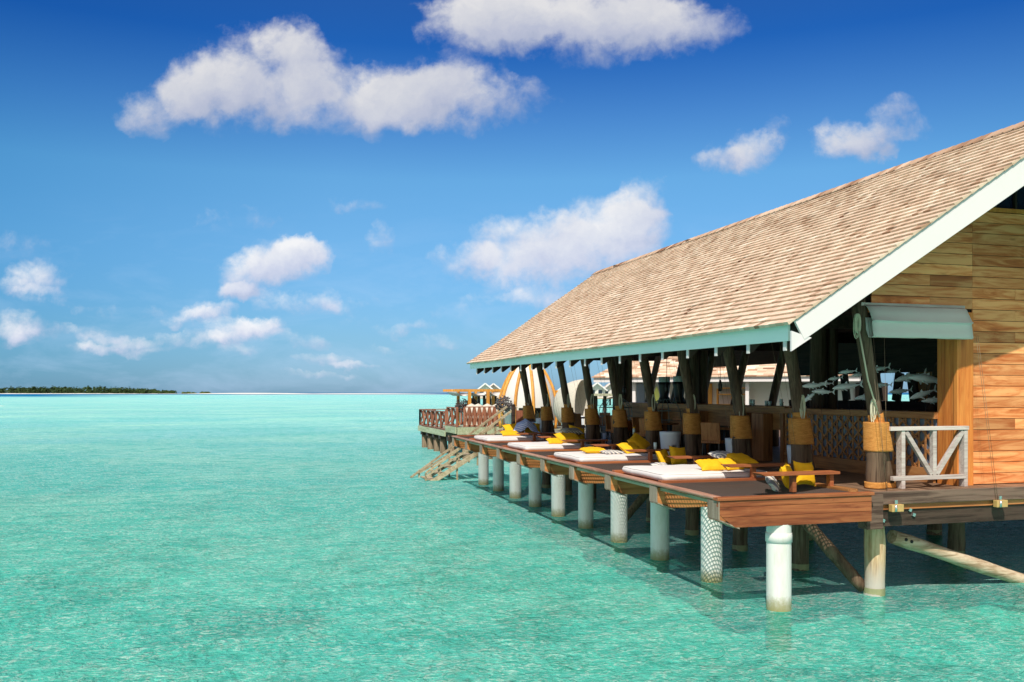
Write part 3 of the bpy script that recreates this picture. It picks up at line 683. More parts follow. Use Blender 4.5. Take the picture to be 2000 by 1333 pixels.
# ------------------------------------------------------------------ leaning posts
def coil(mb, c, w, h, n, r=.011, seed=0):
    rnd = random.Random(seed)
    for i in range(n):
        ww = w*rnd.uniform(.5, 1); hh = h*rnd.uniform(.7, 1.0); pts = []
        ox, oy = rnd.uniform(-.02, .02), rnd.uniform(-.02, .02)
        for k in range(14):
            a = 2*pi*k/14; pts.append((c[0]+ox+ww*sin(a)*.6, c[1]+oy-ww*.3*sin(a), c[2]-hh/2+hh/2*cos(a)))
        mb.tube(pts, r, 5, closed=True, tone=rnd.random())
def leaning_post(i, y):
    x = 9.84; near = i == 0
    o = thing('leaning_post', ['weathered', 'dark'][i % 2] + ' leaning log pillar bound with coir rope, %s on the water side' % ORD[i], 'pillar', (x, y, DK), 'leaning pillars along the water side')
    st = MB(); r0 = .150
    pts = [(x+.01*sin(k*2+i), y, DK-.03+k*.13) for k in range(9)]
    st.tube(pts, [r0*(1+.04*sin(k*1.7+i*2)) for k in range(9)], 18, jit=.10); st.build('stub', M['log'], o)
    lg = MB(); x0, z0, x1, z1 = x+.28, DK-.02, x-.33, 4.86
    jx = .03*sin(i*2.3)
    pts = [(x0+(x1-x0+jx)*f, y+.055+.02*sin(f*5+i), z0+(z1-z0)*f) for f in [k/12 for k in range(13)]]
    lg.tube(pts, [.116*(1+.05*sin(k*1.3+i)) for k in range(13)], 16, jit=.12); lg.build('leaning_log', M['log'], o)
    # rope binding: an oval wrap widening downward
    wr = MB(); hz0, hz1 = 2.34, 2.82
    prof = []; n = 28; vs = []; rows = 16
    for r in range(rows+1):
        f = r/rows; z = hz0+(hz1-hz0)*f
        xl = x-.150; lc = x0+(x1-x0)*((z-z0)/(z1-z0)); xr = lc+.125
        cx, hw = (xl+xr)/2, (xr-xl)/2+.012; hd = .196+.004*(r % 2)
        for k in range(n):
            a = 2*pi*k/n; sgn = lambda v: (1 if v > 0 else -1)
            cxx = sgn(cos(a))*abs(cos(a))**.8; sy = sgn(sin(a))*abs(sin(a))**.8
            vs.append((cx+hw*cxx+.004*(r % 2), y+.025+hd*sy, z))
    fs = [(r*n+k, r*n+(k+1)%n, (r+1)*n+(k+1)%n, (r+1)*n+k) for r in range(rows) for k in range(n)]
    fs += [tuple(range(n))[::-1], tuple(rows*n+k for k in range(n))]
    wr.add(vs, fs, .5, True); wr.build('rope_wrap', M['rope'], o)
    w2 = MB(); lc = lambda z: x0+(x1-x0)*((z-z0)/(z1-z0))
    w2.tube([(lc(z), y+.06, z) for z in (2.78, 2.84, 2.90, 2.95)], .125, 18); w2.build('rope_collar', M['rope'], o)
    if near:
        w3 = MB(); w3.tube([(x, y, DK+.01+.02*k) for k in range(6)], .178, 18); w3.tube([(x0-.01, y+.06, DK+.01+.02*k) for k in range(5)], .145, 18)
        w3.build('rope_foot', M['rope'], o)
    # rope coils hung on the log
    hx, hz = lc(3.05)-.02, 3.42
    co = MB()
    if near:
        coil(co, (lc(4.5)-.14, y-.06, 4.58), .06, .42, 8, .008, 5); co.build('rope_coil', M['cord'], o); co = MB(); coil(co, (lc(3.0)-.12, y-.06, 3.2), .06, .42, 6, .007, 8)
    else: coil(co, (hx+.02, y-.06, hz-.16), .065, .55, 7, .0065, i)
    co.build('rope_coil', M['cord'], o)
    if near:
        c2 = MB(); c2.tube([(lc(4.4)-.15, y-.09, 4.3), (lc(3.6)-.14, y-.1, 3.5), (lc(2.95)-.05, y-.10, 2.9)], .014, 6); c2.build('rope_fall', M['cord'], o)
for i in range(10): leaning_post(i, BY[i]+.46)
# blind cords
def cord_set(label, pts, grp='control cords of the blinds'):
    mb = MB()
    for a, b in pts: mb.tube([a, b], .0028, 4)
    o = mb.build('blind_cord', M['pile']); tag(o, label, 'cord', grp)
cord_set('pair of thin cords falling past the nearest rope-bound pillar', [((9.50, 12.2, 4.5), (9.74, 12.0, 1.45)), ((9.62, 12.22, 4.2), (9.80, 12.1, 1.5)), ((9.83, 12.22, 4.2), (9.80, 12.1, 1.5))])
cord_set('pair of thin cords running down the sunlit teak wall', [((11.62, 12.15, 4.25), (11.82, 11.93, 1.5)), ((11.58, 12.15, 4.25), (11.78, 11.93, 1.5))])
for i in range(1, 8):
    y = BY[i]+.46; cord_set('thin blind cords hanging before the %s rope-bound pillar' % ORD[i], [((9.05, y-.5, 4.5), (9.62, y-.35, 1.8)), ((9.0, y-.3, 4.5), (9.60, y-.28, 1.8))])

# ------------------------------------------------------------------ decks
deck = thing('deck', 'dark timber restaurant deck on piles under the pavilion', 'deck', (12, 21, DK))
mb = MB(); x = 9.25
while x < 26:
    mb.bb(x, x+.135, 12.02, 33.0, DK-.035, DK); x += .141
mb.build('floor_boards', M['deckfloor'], deck)
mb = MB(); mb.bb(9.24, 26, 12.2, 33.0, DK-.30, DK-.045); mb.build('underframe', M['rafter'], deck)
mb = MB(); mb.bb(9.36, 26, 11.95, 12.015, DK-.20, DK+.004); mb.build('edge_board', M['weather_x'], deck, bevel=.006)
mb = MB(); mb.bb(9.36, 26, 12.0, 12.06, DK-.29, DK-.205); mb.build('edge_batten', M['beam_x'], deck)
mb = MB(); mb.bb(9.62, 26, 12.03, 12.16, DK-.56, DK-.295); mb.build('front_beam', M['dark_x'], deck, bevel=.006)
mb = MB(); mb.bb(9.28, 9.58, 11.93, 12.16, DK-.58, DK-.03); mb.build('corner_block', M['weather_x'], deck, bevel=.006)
mb = MB()
for x, z in ((9.64, 1.27), (10.15, 1.42), (10.22, 1.34), (9.36, 1.36)): mb.box((x, 12.02, z), (.05, .05, .05), rotm('Y', .4))
mb.build('bolt', M['steel'], deck)
for k, y in enumerate(BY[1:]):
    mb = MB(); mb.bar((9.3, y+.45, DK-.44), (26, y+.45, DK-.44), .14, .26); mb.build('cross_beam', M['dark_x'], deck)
for lab, x in (('beside the corner pillar', 9.80), ('under the middle of the teak wall', 11.84)):
    o = thing('winch_box', 'small brass cord box on the dark deck edge ' + lab, 'cord box', (x, 11.93, 1.48), 'brass cord boxes on the deck edge')
    mb = MB(); mb.bb(x-.11, x+.11, 11.86, 11.945, 1.42, 1.535); mb.build('case', M['brass'], o, bevel=.006)
    mb = MB(); mb.tube([(x-.05, 11.85, 1.43), (x-.05, 11.85, 1.53)], .022, 8); mb.bb(x-.025, x+.025, 11.90, 11.93, 1.54, 1.60); mb.build('roller', M['steel'], o)

plat = thing('lounging_platform', 'cantilevered timber lounging platform edged over the turquoise lagoon', 'platform', (8, 21, DK))
def beam(i, y):
    ex = edge_x(y); mb = MB(); z1, z0 = DK-.03, DK-.42; th = .10 if i else .09
    x0 = ex+.02
    mb.prism([(x0, y-th/2, z1-.02), (x0, y-th/2, z1-.26), (x0+.32, y-th/2, z0), (9.25, y-th/2, z0), (9.25, y-th/2, z1-.02)], (0, th, 0), .3+.4*random.random())
    b = mb.build('beam', M['beam_x'], plat, bevel=.004)
    cp = MB(); ya_, yb_ = (y-.15, y+.13) if i else (11.797, 12.13); cp.bb(x0-.022, x0-.002, ya_, yb_, z1-.27, z1+.0); 
    cp.prism([(x0-.004, ya_+.004, z1-.268), (x0+.33, ya_+.004, z0-.012), (x0+.33, ya_+.004, z0-.032), (x0-.022, ya_+.004, z1-.282)], (0, yb_-ya_-.01, 0), .5)
    cp.build('end_cap', M['capgrey'], b)
    si = MB(); si.bb(x0-.0, x0+.14, ya_+.01, y-th/2-.003, z1-.30, z1-.02); si.bb(x0-.0, x0+.14, y+th/2+.003, yb_-.01, z1-.30, z1-.02); si.build('packing_block', M['beam_x'], b)
for i, y in enumerate(BY): beam(i, y if i else 11.98)
# front boards of the platform
mb = MB(); x0 = edge_x(11.85)+.03
mb.bb(x0-.03, 9.26, 11.80, 11.86, 1.612, 1.70, .5)
mb.prism([(x0, 11.80, 1.606), (x0, 11.80, 1.50), (x0+.03, 11.80, 1.462), (9.26, 11.80, 1.462), (9.26, 11.80, 1.606)], (0,.06,0), .65)
mb.prism([(x0+.035, 11.80, 1.457), (x0+.25, 11.80, 1.302), (9.26, 11.80, 1.302), (9.26, 11.80, 1.457)], (0,.06,0), .35)
mb.build('front_board', M['teak_x'], plat, bevel=.004)
mb = MB(); mb.bb(x0-.05, 9.30, 11.78, 11.92, 1.705, 1.755, .6); mb.build('front_coping', M['teak_x'], plat, bevel=.006)
mb = MB(); mb.add([(x0-.002, 11.81, 1.50),(x0+.25,11.81,1.292),(x0+.25,12.08,1.292),(x0-.002,12.08,1.50)],[(0,1,2,3)],.5); mb.build('soffit_board', M['greydeck'], plat)
# outer edge rail: rounded board plus pale under-board and a dark gap
y0, y1 = 11.86, BY[9]+.2
mb = MB(); mb.bar((edge_x(y0)+.05, y0+.05, DK+.005), (edge_x(y1)+.05, y1, DK+.005), .13, .055); mb.build('edge_rail', M['teak_y'], plat, bevel=.02)
mb = MB(); mb.bar((edge_x(y0)+.09, y0+.2, DK-.075), (edge_x(y1)+.09, y1, DK-.075), .03, .05); mb.build('edge_strip', M['mossdeck'], plat)
mb = MB(); mb.bb(9.06, 9.24, 12.1, y1, DK-.02, DK+.045); mb.build('inner_rail', M['brown_y'], plat)
# cross rails over each beam; slatted boards under the mattresses
for i, y in enumerate(BY):
    if i == 0: continue
    mb = MB(); mb.bb(edge_x(y)+.13, 9.05, y-.07, y+.07, DK-.03, DK+.055); mb.build('cross_rail', M['teak_x'], plat, bevel=.006)
for i in (1, 3, 5, 7):
    mb = MB(); yy = BY[i]+.10
    while yy < BY[i+1]-.10:
        mb.bb(edge_x(yy)+.14, 9.05, yy, yy+.125, DK-.03, DK+.0); yy += .135
    mb.build('slats', M['teak_x'], plat)
# nets
for n, i in enumerate((0, 2, 4, 6, 8)):
    ya, yb = BY[i]+.08, BY[i+1]-.08
    if i == 0: ya = 11.93
    o = MB(); xa, xb = edge_x(ya)+.12, 9.05
    def zn(x, y): 
        u = (x-xa)/(xb-xa); v = (y-ya)/(yb-ya); return DK+.0-.10*(u*(1-u)*4)*(v*(1-v)*4)
    sp = .052; wd = .0065
    nx = int((xb-xa)/sp); ny = int((yb-ya)/sp)
    for k in range(nx+1):
        x = xa+k*(xb-xa)/nx; seg = 6
        vs = []
        for s_ in range(seg+1):
            yy = ya+(yb-ya)*s_/seg; vs += [(x-wd, yy, zn(x, yy)), (x+wd, yy, zn(x, yy))]
        o.add(vs, [(2*q, 2*q+1, 2*q+3, 2*q+2) for q in range(seg)], .5)
    for k in range(ny+1):
        yy = ya+k*(yb-ya)/ny; seg = 6; vs = []
        for s_ in range(seg+1):
            x = xa+(xb-xa)*s_/seg; vs += [(x, yy-wd, zn(x, yy)+.002), (x, yy+wd, zn(x, yy)+.002)]
        o.add(vs, [(2*q, 2*q+1, 2*q+3, 2*q+2) for q in range(seg)], .5)
    ob = o.build('lounging_net', M['net']); tag(ob, 'dark mesh net stretched in the platform, %s of the nets' % ORD[n], 'net', 'nets stretched over the water')
    md = ob.modifiers.new('solid', 'SOLIDIFY'); md.thickness = .010

# ------------------------------------------------------------------ piles
def pvc(i, y):
    x = 7.73+.016*(y-12); o = thing('pipe_pile', ('white plastic pipe pile with a joint collar, nearest under the platform' if i == 0 else '%s pipe pile under the platform edge, standing in %s' % (ORD[i], 'net-dappled sun' if i % 2 else 'shade')), 'pile', (x, y, 0), 'white pipe piles under the platform')
    mb = MB(); r = .186; mb.lathe((x, y, 0), [(r, -1.7), (r, .10), (r, .5), (r, 1.31)], 40); mb.build('shaft', M['pipe'], o)
    if i == 0:
        c = MB(); c.lathe((x, y, 0), [(r+.001, 1.03), (r+.013, 1.035), (r+.013, 1.14), (r+.009, 1.15), (r+.009, 1.17), (r+.001, 1.175)], 40); c.build('collar', M['pipe'], o)
for i, y in enumerate(BY): pvc(i, y)
def log_pile(x, y, label, light=False, r=.16):
    o = thing('log_pile', label, 'pile', (x, y, 0), 'timber piles under the deck')
    mb = MB(); mb.tube([(x+.01*sin(k), y, -1.7+k*.28) for k in range(12)], [r*(1+.05*sin(k*1.9+x)) for k in range(12)], 18, jit=.08)
    mb.build('shaft', M['litepile'] if light else M['pile'], o)
    mb = MB(); mb.tube([(x, y, z) for z in (-.3, -.05, .02, .12)], [r*1.03]*4, 18, cap=False, jit=.06); mb.build('waterline_band', M['algae'], o)
def litepile():
    m = wood('split_bark_log', (.16,.085,.035), (.50,.32,.16), (.74,.55,.33), ZG, 3.4, .85, .1, .9); t = m.node_tree; p = t.nodes['Principled BSDF']
    src = p.inputs['Base Color'].links[0].from_socket; tc = N(t, 'ShaderNodeTexCoord'); sp_ = N(t, 'ShaderNodeSeparateXYZ'); t.links.new(tc.outputs['Object'], sp_.inputs[0])
    nz = noise_n(t, vmath(t, 'MULTIPLY', tc.outputs['Object'], (6,6,1)).outputs[0], 1.6, 5, .6).outputs['Fac']
    zz = math_n(t, 'ADD', sp_.outputs[2], math_n(t, 'MULTIPLY', math_n(t, 'SUBTRACT', nz, .5), .5))
    f = ramp_n(t, zz, [(.14, 1.0), (.3, .75), (.62, 0.0)])
    t.links.new(mix_c(t, f, src, (.52,.47,.40)), p.inputs['Base Color']); return m
M['litepile'] = litepile()
log_pile(9.80, 12.42, 'pale peeling log pile at the near corner of the deck', True, .165)
for k in range(1, 9): log_pile(9.85, BY[k]+.45, '%s dark log pile standing behind the pipe piles' % ORD[k-1])
for k, (x, y) in enumerate(((13.7, 14.9), (15.3, 17.3), (12.0, 17.5), (13.6, 20.5), (12.2, 22.8))): log_pile(x, y, '%s log pile deep in the shade under the main deck' % ORD[k])
def brace(a, b, r, label, m, cap=False):
    o = thing('diagonal_brace', label, 'brace', a, 'log braces under the deck')
    A, B = Vector(a), Vector(b); mb = MB(); mb.tube([A.lerp(B, f/10) for f in range(11)], [r*(1+.05*sin(f*1.7)) for f in range(11)], 14, jit=.1)
    mb.build('log', m, o)
    if cap:
        c = MB(); d = (B-A).normalized(); 
        for f in (.22, .34): 
            q = A+d*f+Vector((-.02,-r*.95,.02)); c.lathe(q, [(.0, -.02), (.028, -.02), (.028, .02), (0, .02)], 10, axis=rotm('X', pi/2))
        c.build('bolt', M['wire'], o)
M['brace'] = wood('peeled_log', (.12,.07,.04), (.36,.25,.15), (.58,.46,.32), (.6,4,4), 2.2, .85, .2, .9)
brace((10.16, 12.45, .93), (14.0, 12.58, -.32), .115, 'pale peeled log brace sloping down to the water at right', M['brace'], True)
brace((8.75, 12.9, 1.25), (9.68, 12.55, .08), .10, 'dark charred log brace running down to the corner pile', M['log'])
brace((9.6, 20.1, 1.2), (8.5, 19.9, .15), .10, 'short mossy log brace between the middle piles', M['pile'])

# ------------------------------------------------------------------ daybeds, tables, cushions
def fabric_slab(x0, x1, y0, y1, z0, h, nx=26, ny=16, r=.05, puff=.02, seed=0):
    mb = MB(); rings = []
    prof = [(r, 0), (.015, .03), (0, h*.35), (0, h*.65), (.02, h*.9), (.07, h)]
    def loop(inset, z):
        pts = []; a, b, c, d = x0+inset, x1-inset, y0+inset, y1-inset; cr = .09
        for (cx, cy, st) in ((b-cr, d-cr, 0), (a+cr, d-cr, pi/2), (a+cr, c+cr, pi), (b-cr, c+cr, 3*pi/2)):
            for k in range(5):
                an = st+k*pi/8; pts.append((cx+cr*cos(an), cy+cr*sin(an)))
        # subdivide long sides
        out = []
        for i, p in enumerate(pts):
            q = pts[(i+1) % len(pts)]; n = 8 if i % 5 == 4 else 1
            for k in range(n): out.append((p[0]+(q[0]-p[0])*k/n, p[1]+(q[1]-p[1])*k/n))
        return [(px, py, z + .012*mn.noise(Vector((px*3, py*3, seed+z)))) for px, py in out]
    for ins, dz in prof: rings.append(loop(ins, z0+dz))
    rings.append(loop(.35, z0+h+puff)); rings.append([(x0*.5+x1*.5+(p[0]-(x0+x1)/2)*.2, y0*.5+y1*.5+(p[1]-(y0+y1)/2)*.2, z0+h+puff) for p in rings[0]])
    n = len(rings[0]); vs = [p for ring in rings for p in ring]
    fs = [(i*n+k, i*n+(k+1)%n, (i+1)*n+(k+1)%n, (i+1)*n+k) for i in range(len(rings)-1) for k in range(n)]
    fs += [tuple(range(n))[::-1], tuple((len(rings)-1)*n+k for k in range(n))]
    mb.add(vs, fs, .5, True); mb.ring = rings[4]; return mb
def pillow(label, c, w, h, th, rz, tilt, roll, m, grp='yellow cushions on the platform', name='cushion', seed=0):
    """c is the lowest centre point; the cushion stands w wide, h tall, th thick; tilt leans it back"""
    n = 14; mb = MB(); R_ = rotm('Z', rz) @ rotm('X', tilt) @ rotm('Y', roll)
    vs = []
    def P(u, v, s):
        cr = (1-u**4)*(1-v**4)
        px = w/2*u*(1-.10*(1-v*v)*abs(u)**3+.05*abs(v)**3*abs(u)); pz = h/2*v*(1-.10*(1-u*u)*abs(v)**3+.05*abs(u)**3*abs(v))
        wr = .014*mn.noise(Vector((u*2.6+seed, v*2.6, s*2)))*(1.0) + .010*mn.noise(Vector((u*7+seed, v*3, s)))
        return Vector((px, s*(th/2*cr**.55+ (wr if cr > .03 else 0)), pz))
    for s in (-1, 1):
        for i in range(n+1):
            for j in range(n+1): vs.append(P(-1+2*i/n, -1+2*j/n, s))
    fs = []
    for s in (0, 1):
        b = s*(n+1)**2
        for i in range(n):
            for j in range(n):
                q = (b+i*(n+1)+j, b+(i+1)*(n+1)+j, b+(i+1)*(n+1)+j+1, b+i*(n+1)+j+1); fs.append(q if s == 0 else q[::-1])
    vs = [R_ @ v for v in vs]; low = min(v.z for v in vs); C_ = Vector(c)
    vs = [v + Vector((0,0,-low)) for v in vs]
    mb.add(vs, fs, .5, True); o = mb.build(name, m); o.location = C_; tag(o, label, 'cushion', grp)
    return o
TOPZ = DK+.055
for n, i in enumerate((1, 3, 5, 7)):
    y0, y1 = BY[i]+.12, BY[i+1]-.14; x0 = edge_x(y0)+.26
    o = thing('daybed', 'white cushioned daybed on the platform, %s of the four' % ['nearest', 'second', 'third', 'farthest'][n], 'daybed', (8, (y0+y1)/2, DK), 'daybeds on the platform')
    fs_ = fabric_slab(x0, 9.0, y0, y1, DK+.01, .14, seed=i); mt = fs_.build('mattress', M['mattress'], o)
    pp = MB(); pp.tube(fs_.ring, .008, 5, closed=True); pp.build('piping', M['cream'], mt)
    g = MB(); g = fabric_slab(8.05, 9.0+.01, y0-.012, y1+.012, DK+.004, .075, seed=i+9); g.build('mattress_cover', M['greycloth'], o)
# low tables at both sides of each bay
tnames = []
def low_table(i, y, x0, x1, z, label, w=.22):
    o = thing('low_table', label, 'low table', (x0, y, DK), 'low timber tables between the bays')
    mb = MB(); mb.prism([(x0, y-w/2, z), (x0+.10, y-w/2, z-.045), (x1, y-w/2, z-.045), (x1, y-w/2, z), ], (0, w, 0), .6); mb.build('top', M['teak_x'], o, bevel=.004)
    for xx in (x0+(x1-x0)*.46, x1-.1):
        l = MB(); l.bb(xx-.035, xx+.035, y-.05, y+.05, DK-.03, z-.047); l.build('leg', M['teak_x'], o)
low_table(0, 12.62, 7.72, 9.20, 2.02, 'low timber table crossing the nearest net, before the yellow cushions', .26)
TL = ['beside the near side of the nearest daybed', 'between the nearest daybed and the second net', 'beside the near side of the second daybed', 'between the second daybed and the third net', 'beside the near side of the third daybed', 'between the third daybed and the fourth net', 'beside the near side of the farthest daybed', 'beyond the farthest daybed']
for k in range(1, 9):
    low_table(k, BY[k]+(.02 if k % 2 else .02), 8.0, 9.3, 2.03, 'low timber table ' + TL[k-1])
# cushions: (label, x, y, z, width, height, thick, rz, tilt, roll, material)
Yl, Pt = M['yellow'], M['patt']
CUSH = [
 ('upright yellow cushion, right one behind the nearest low table', 8.86, 12.98, DK+.0, .46, .46, .17, .18, -.30, .10, Yl),
 ('upright yellow cushion, left one behind the nearest low table', 8.50, 12.92, DK-.02, .44, .44, .17, .75, -.32, -.12, Yl),
 ('zigzag cushion leaning low beside the two upright yellow cushions', 8.25, 12.98, DK-.06, .42, .36, .14, .95, -.6, -.15, Pt),
 ('large yellow cushion lying across the head of the nearest daybed', 8.86, 15.0, DK+.20, .62, .60, .20, .3, -1.25, .12, Yl),
 ('zigzag cushion lying on the nearest daybed cushions', 8.62, 15.25, DK+.36, .46, .44, .13, .2, -1.45, .10, Pt),
 ('small yellow cushion at the left of the nearest daybed head', 8.00, 14.60, DK+.195, .52, .40, .15, -.1, -1.15, -.05, Yl),
 ('small yellow cushion behind the leg of the nearest daybed table', 8.42, 14.62, DK+.195, .48, .40, .15, .35, -1.1, .08, Yl),
 ('upright yellow cushion in the second net bay, larger one', 8.80, 17.45, DK-.02, .48, .48, .18, .25, -.35, .12, Yl),
 ('yellow cushion tucked behind the larger one in the second net bay', 8.58, 17.7, DK-.03, .46, .42, .16, .6, -.45, -.1, Yl),
 ('zigzag cushion on the net below the second bay cushions', 8.2, 17.0, DK-.07, .42, .40, .12, .2, -1.2, 0, Pt),
 ('yellow cushion propped up high at the head of the second daybed', 8.86, 19.6, DK+.20, .62, .56, .18, .5, -.85, -.45, Yl),
 ('yellow cushion lying at the head of the second daybed', 8.45, 19.2, DK+.2, .55, .48, .17, .2, -1.1, -.1, Yl),
 ('flat yellow cushion lying in the middle of the second daybed', 7.62, 19.4, DK+.215, .62, .50, .13, .0, -1.5, 0, Yl),
 ('zigzag cushion lying half under the flat yellow one on the second daybed', 7.92, 19.05, DK+.205, .5, .42, .09, .1, -1.5, 0, Pt),
 ('long yellow bolster at the head of the third daybed', 8.55, 23.7, DK+.20, .80, .50, .22, .1, -1.1, 0, Yl),
 ('striped grey cushion on top of the bolster of the third daybed', 8.75, 23.95, DK+.42, .62, .50, .16, .1, -1.35, .1, M['stripe']),
 ('yellow cushion standing at the right of the third daybed head', 9.0, 24.2, DK+.22, .58, .52, .18, .2, -.7, .35, Yl),
 ('small yellow cushion on the third daybed beside the table leg', 8.0, 23.3, DK+.2, .45, .34, .13, 0, -1.2, 0, Yl),
 ('yellow cushion standing at the left of the farthest daybed head', 8.35, 28.5, DK+.2, .70, .52, .2, -.1, -.75, -.15, Yl),
 ('yellow cushion standing at the right of the farthest daybed head', 9.05, 28.6, DK+.2, .70, .50, .2, .2, -.6, .15, Yl),
 ('small yellow cushion lying on the farthest daybed', 8.1, 28.0, DK+.2, .7, .40, .15, 0, -1.3, 0, Yl),
]
for q, (lb, x, y, z, w, h, th, rz, tl, rl, m) in enumerate(CUSH): pillow(lb, (x, y, z-(.05 if z > DK+.1 else 0)), w*.88, h*.88, th*.95, rz, tl, rl, m, seed=q*1.7, grp='yellow cushions on the platform' if m is Yl else 'patterned cushions on the platform')
# crumpled blue and white striped towel on the farthest daybed
mb = MB(); n = 16; vs = []
for i in range(n+1):
    for j in range(n+1):
        u, v = i/n*2-1, j/n*2-1; hgt = .34*max(0, 1-u*u*.9-v*v*.9)**.6 + .06*mn.noise(Vector((u*2.5, v*2.5, 3)))
        vs.append((8.72+u*.42+.05*mn.noise(Vector((u*2, v*2, 9))), 28.35+v*.3, DK+.36+max(0, hgt)-.12*abs(u)))
mb.add(vs, [(i*(n+1)+j, (i+1)*(n+1)+j, (i+1)*(n+1)+j+1, i*(n+1)+j+1) for i in range(n) for j in range(n)], .5, True)
o = mb.build('towel', M['blue']); tag(o, 'crumpled blue and white striped towel on the farthest daybed cushions', 'towel'); o.modifiers.new('s', 'SOLIDIFY').thickness = .012
# glasses
def tumbler(label, x, y, z, kind, m2):
    o = thing('drinking_glass', label, 'glass', (x, y, z), 'glasses on the low tables')
    mb = MB(); mb.lathe((x, y, z), [(0, 0), (.032, 0), (.038, .15), (.034, .15), (.029, .01), (0, .01)], 14); mb.build('tumbler', m2, o)
    if kind:
        c = MB(); c.lathe((x, y, z+.145), [(0, .05), (.03, .03), (.03, 0), (0, -.01)], 10); c.tube([(x+.01, y, z+.05), (x+.05, y, z+.24)], .004, 5); c.build('lemon_and_straw', M['yellow'], o)
M['glass'] = mat('pale_glass', (.62,.72,.68), .1, .6)
tumbler('pale drinking glass on the low table before the second daybed', 8.72, BY[3]+.02, 2.031, 0, M['glass'])
tumbler('tall glass with a lemon slice on the table behind the third net', 9.75, 21.9, 2.2, 1, M['glass'])

# ------------------------------------------------------------------ white railing by the wall
rl = thing('railing', 'whitewashed timber railing with V braces beside the teak wall', 'railing', (10.85, 12.48, DK))
y = 12.30; x0, x1, xm = 10.14, 11.53, 10.86
mb = MB(); mb.bb(x0-.16, x1+.01, y-.05, y+.05, 2.68, 2.745); mb.build('top_rail', M['whitewood'], rl, bevel=.004)
mb = MB(); mb.bb(x0-.10, x1-.04, y-.04, y+.04, 1.865, 1.935); mb.build('bottom_rail', M['whitewood'], rl, bevel=.004)
for x, zl in ((x0+.10, DK), (xm, 1.936), (x1-.04, DK)):
    mb = MB(); mb.bb(x-.035, x+.035, y-.035, y+.10 if x != xm else y+.05, zl, 2.678); mb.build('post', M['whitewood'], rl, bevel=.003)
for a, b in (((x0+.16, 2.66), (xm-.05, 1.95)), ((x1-.09, 2.66), (xm+.05, 1.95))):
    mb = MB(); mb.bar((a[0], y-.0, a[1]), (b[0], y-.0, b[1]), .07, .065, up=(0,1,0)); mb.build('brace', M['whitewood'], rl)

# ------------------------------------------------------------------ bar with lattice front
bar_ = thing('bar_counter', 'timber bar counter with hexagon lattice front over slate panels', 'bar counter', (11.4, 15, DK))
LX = 11.42; ya, yb, za, zb = 12.9, 17.45, 1.98, 2.84
mb = MB(); mb.bb(LX-.06, LX+.55, ya-.05, yb+.1, 2.842, 2.96); mb.build('top_rail', M['brown_y'], bar_, bevel=.006)
mb = MB(); mb.bb(LX-.03, LX+.02, ya, yb, DK, 1.978); mb.build('kick_board', M['brown_y'], bar_)
mb = MB(); mb.bb(LX+.035, LX+.05, ya, yb, 1.98, 2.84); mb.build('back_panel', M['panel'], bar_)
mb = MB(); mb.bb(LX-.05, LX+.1, yb+.002, yb+.12, DK, 2.84); mb.build('end_post', M['brown_z'], bar_)
lt = MB(); w = .017; cw, ch = .235, .19
def clipseg(p, d, tmin, tmax):
    lo, hi = -99, 99
    for (o_, dd, a, b) in ((p[0], d[0], ya, yb), (p[1], d[1], za, zb)):
        if abs(dd) < 1e-6: 
            if o_ < a or o_ > b: return None
            continue
        t0, t1 = (a-o_)/dd, (b-o_)/dd
        if t0 > t1: t0, t1 = t1, t0
        lo, hi = max(lo, t0), min(hi, t1)
    return (lo, hi) if hi-lo > .02 else None
cnt = 0
for fam, ang, spc in ((0, pi/2, .165), (1, radians(40), .20), (2, radians(-40), .20)):
    d = (cos(ang), sin(ang)); nn = (-d[1], d[0])
    for k in range(-60, 61):
        p = (15.1+nn[0]*spc*k, 2.4+nn[1]*spc*k); c = clipseg(p, d, 0, 0)
        if c: 
            a = (LX+.012*(fam-1)*.5, p[0]+d[0]*c[0], p[1]+d[1]*c[0]); b = (LX+.012*(fam-1)*.5, p[0]+d[0]*c[1], p[1]+d[1]*c[1])
            lt.bar(a, b, .034, w, up=(1,0,0))
lt.build('lattice', M['brown_y'], bar_)
b2 = thing('bar_counter', 'long dark bar counter behind the middle pillars, topped with glasses', 'bar counter', (11.6, 22, DK))
mb = MB(); mb.bb(11.5, 12.1, 17.62, 27.0, 2.86, 2.99); mb.build('counter_top', M['brown_y'], b2, bevel=.01)
mb = MB(); mb.bb(11.56, 12.0, 17.7, 26.8, 2.45, 2.858); mb.build('apron', M['brown_y'], b2)
for yy in (18.15, 19.0, 21.2, 23.6): 
    mb = MB(); mb.bb(11.3, 11.55, yy, yy+.5, DK, 2.82); mb.build('upright_panel', M['brown_z'], b2, bevel=.006)
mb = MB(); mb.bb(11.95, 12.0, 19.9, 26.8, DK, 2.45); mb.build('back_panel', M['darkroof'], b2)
for k in range(7):
    yy = 17.9+.33*k+random.uniform(0,.1); x = 11.65+random.uniform(0,.25)
    o = thing('bar_glass', 'small glass standing on the dark bar top', 'glass', (x, yy, 2.99), 'glasses and jars along the dark bar top')
    mb = MB(); h_ = random.uniform(.09,.18); mb.lathe((x, yy, 2.991), [(0,0),(.035,0),(.04,h_),(.036,h_),(.03,.01),(0,.01)], 12); mb.build('tumbler', M['glass'], o)
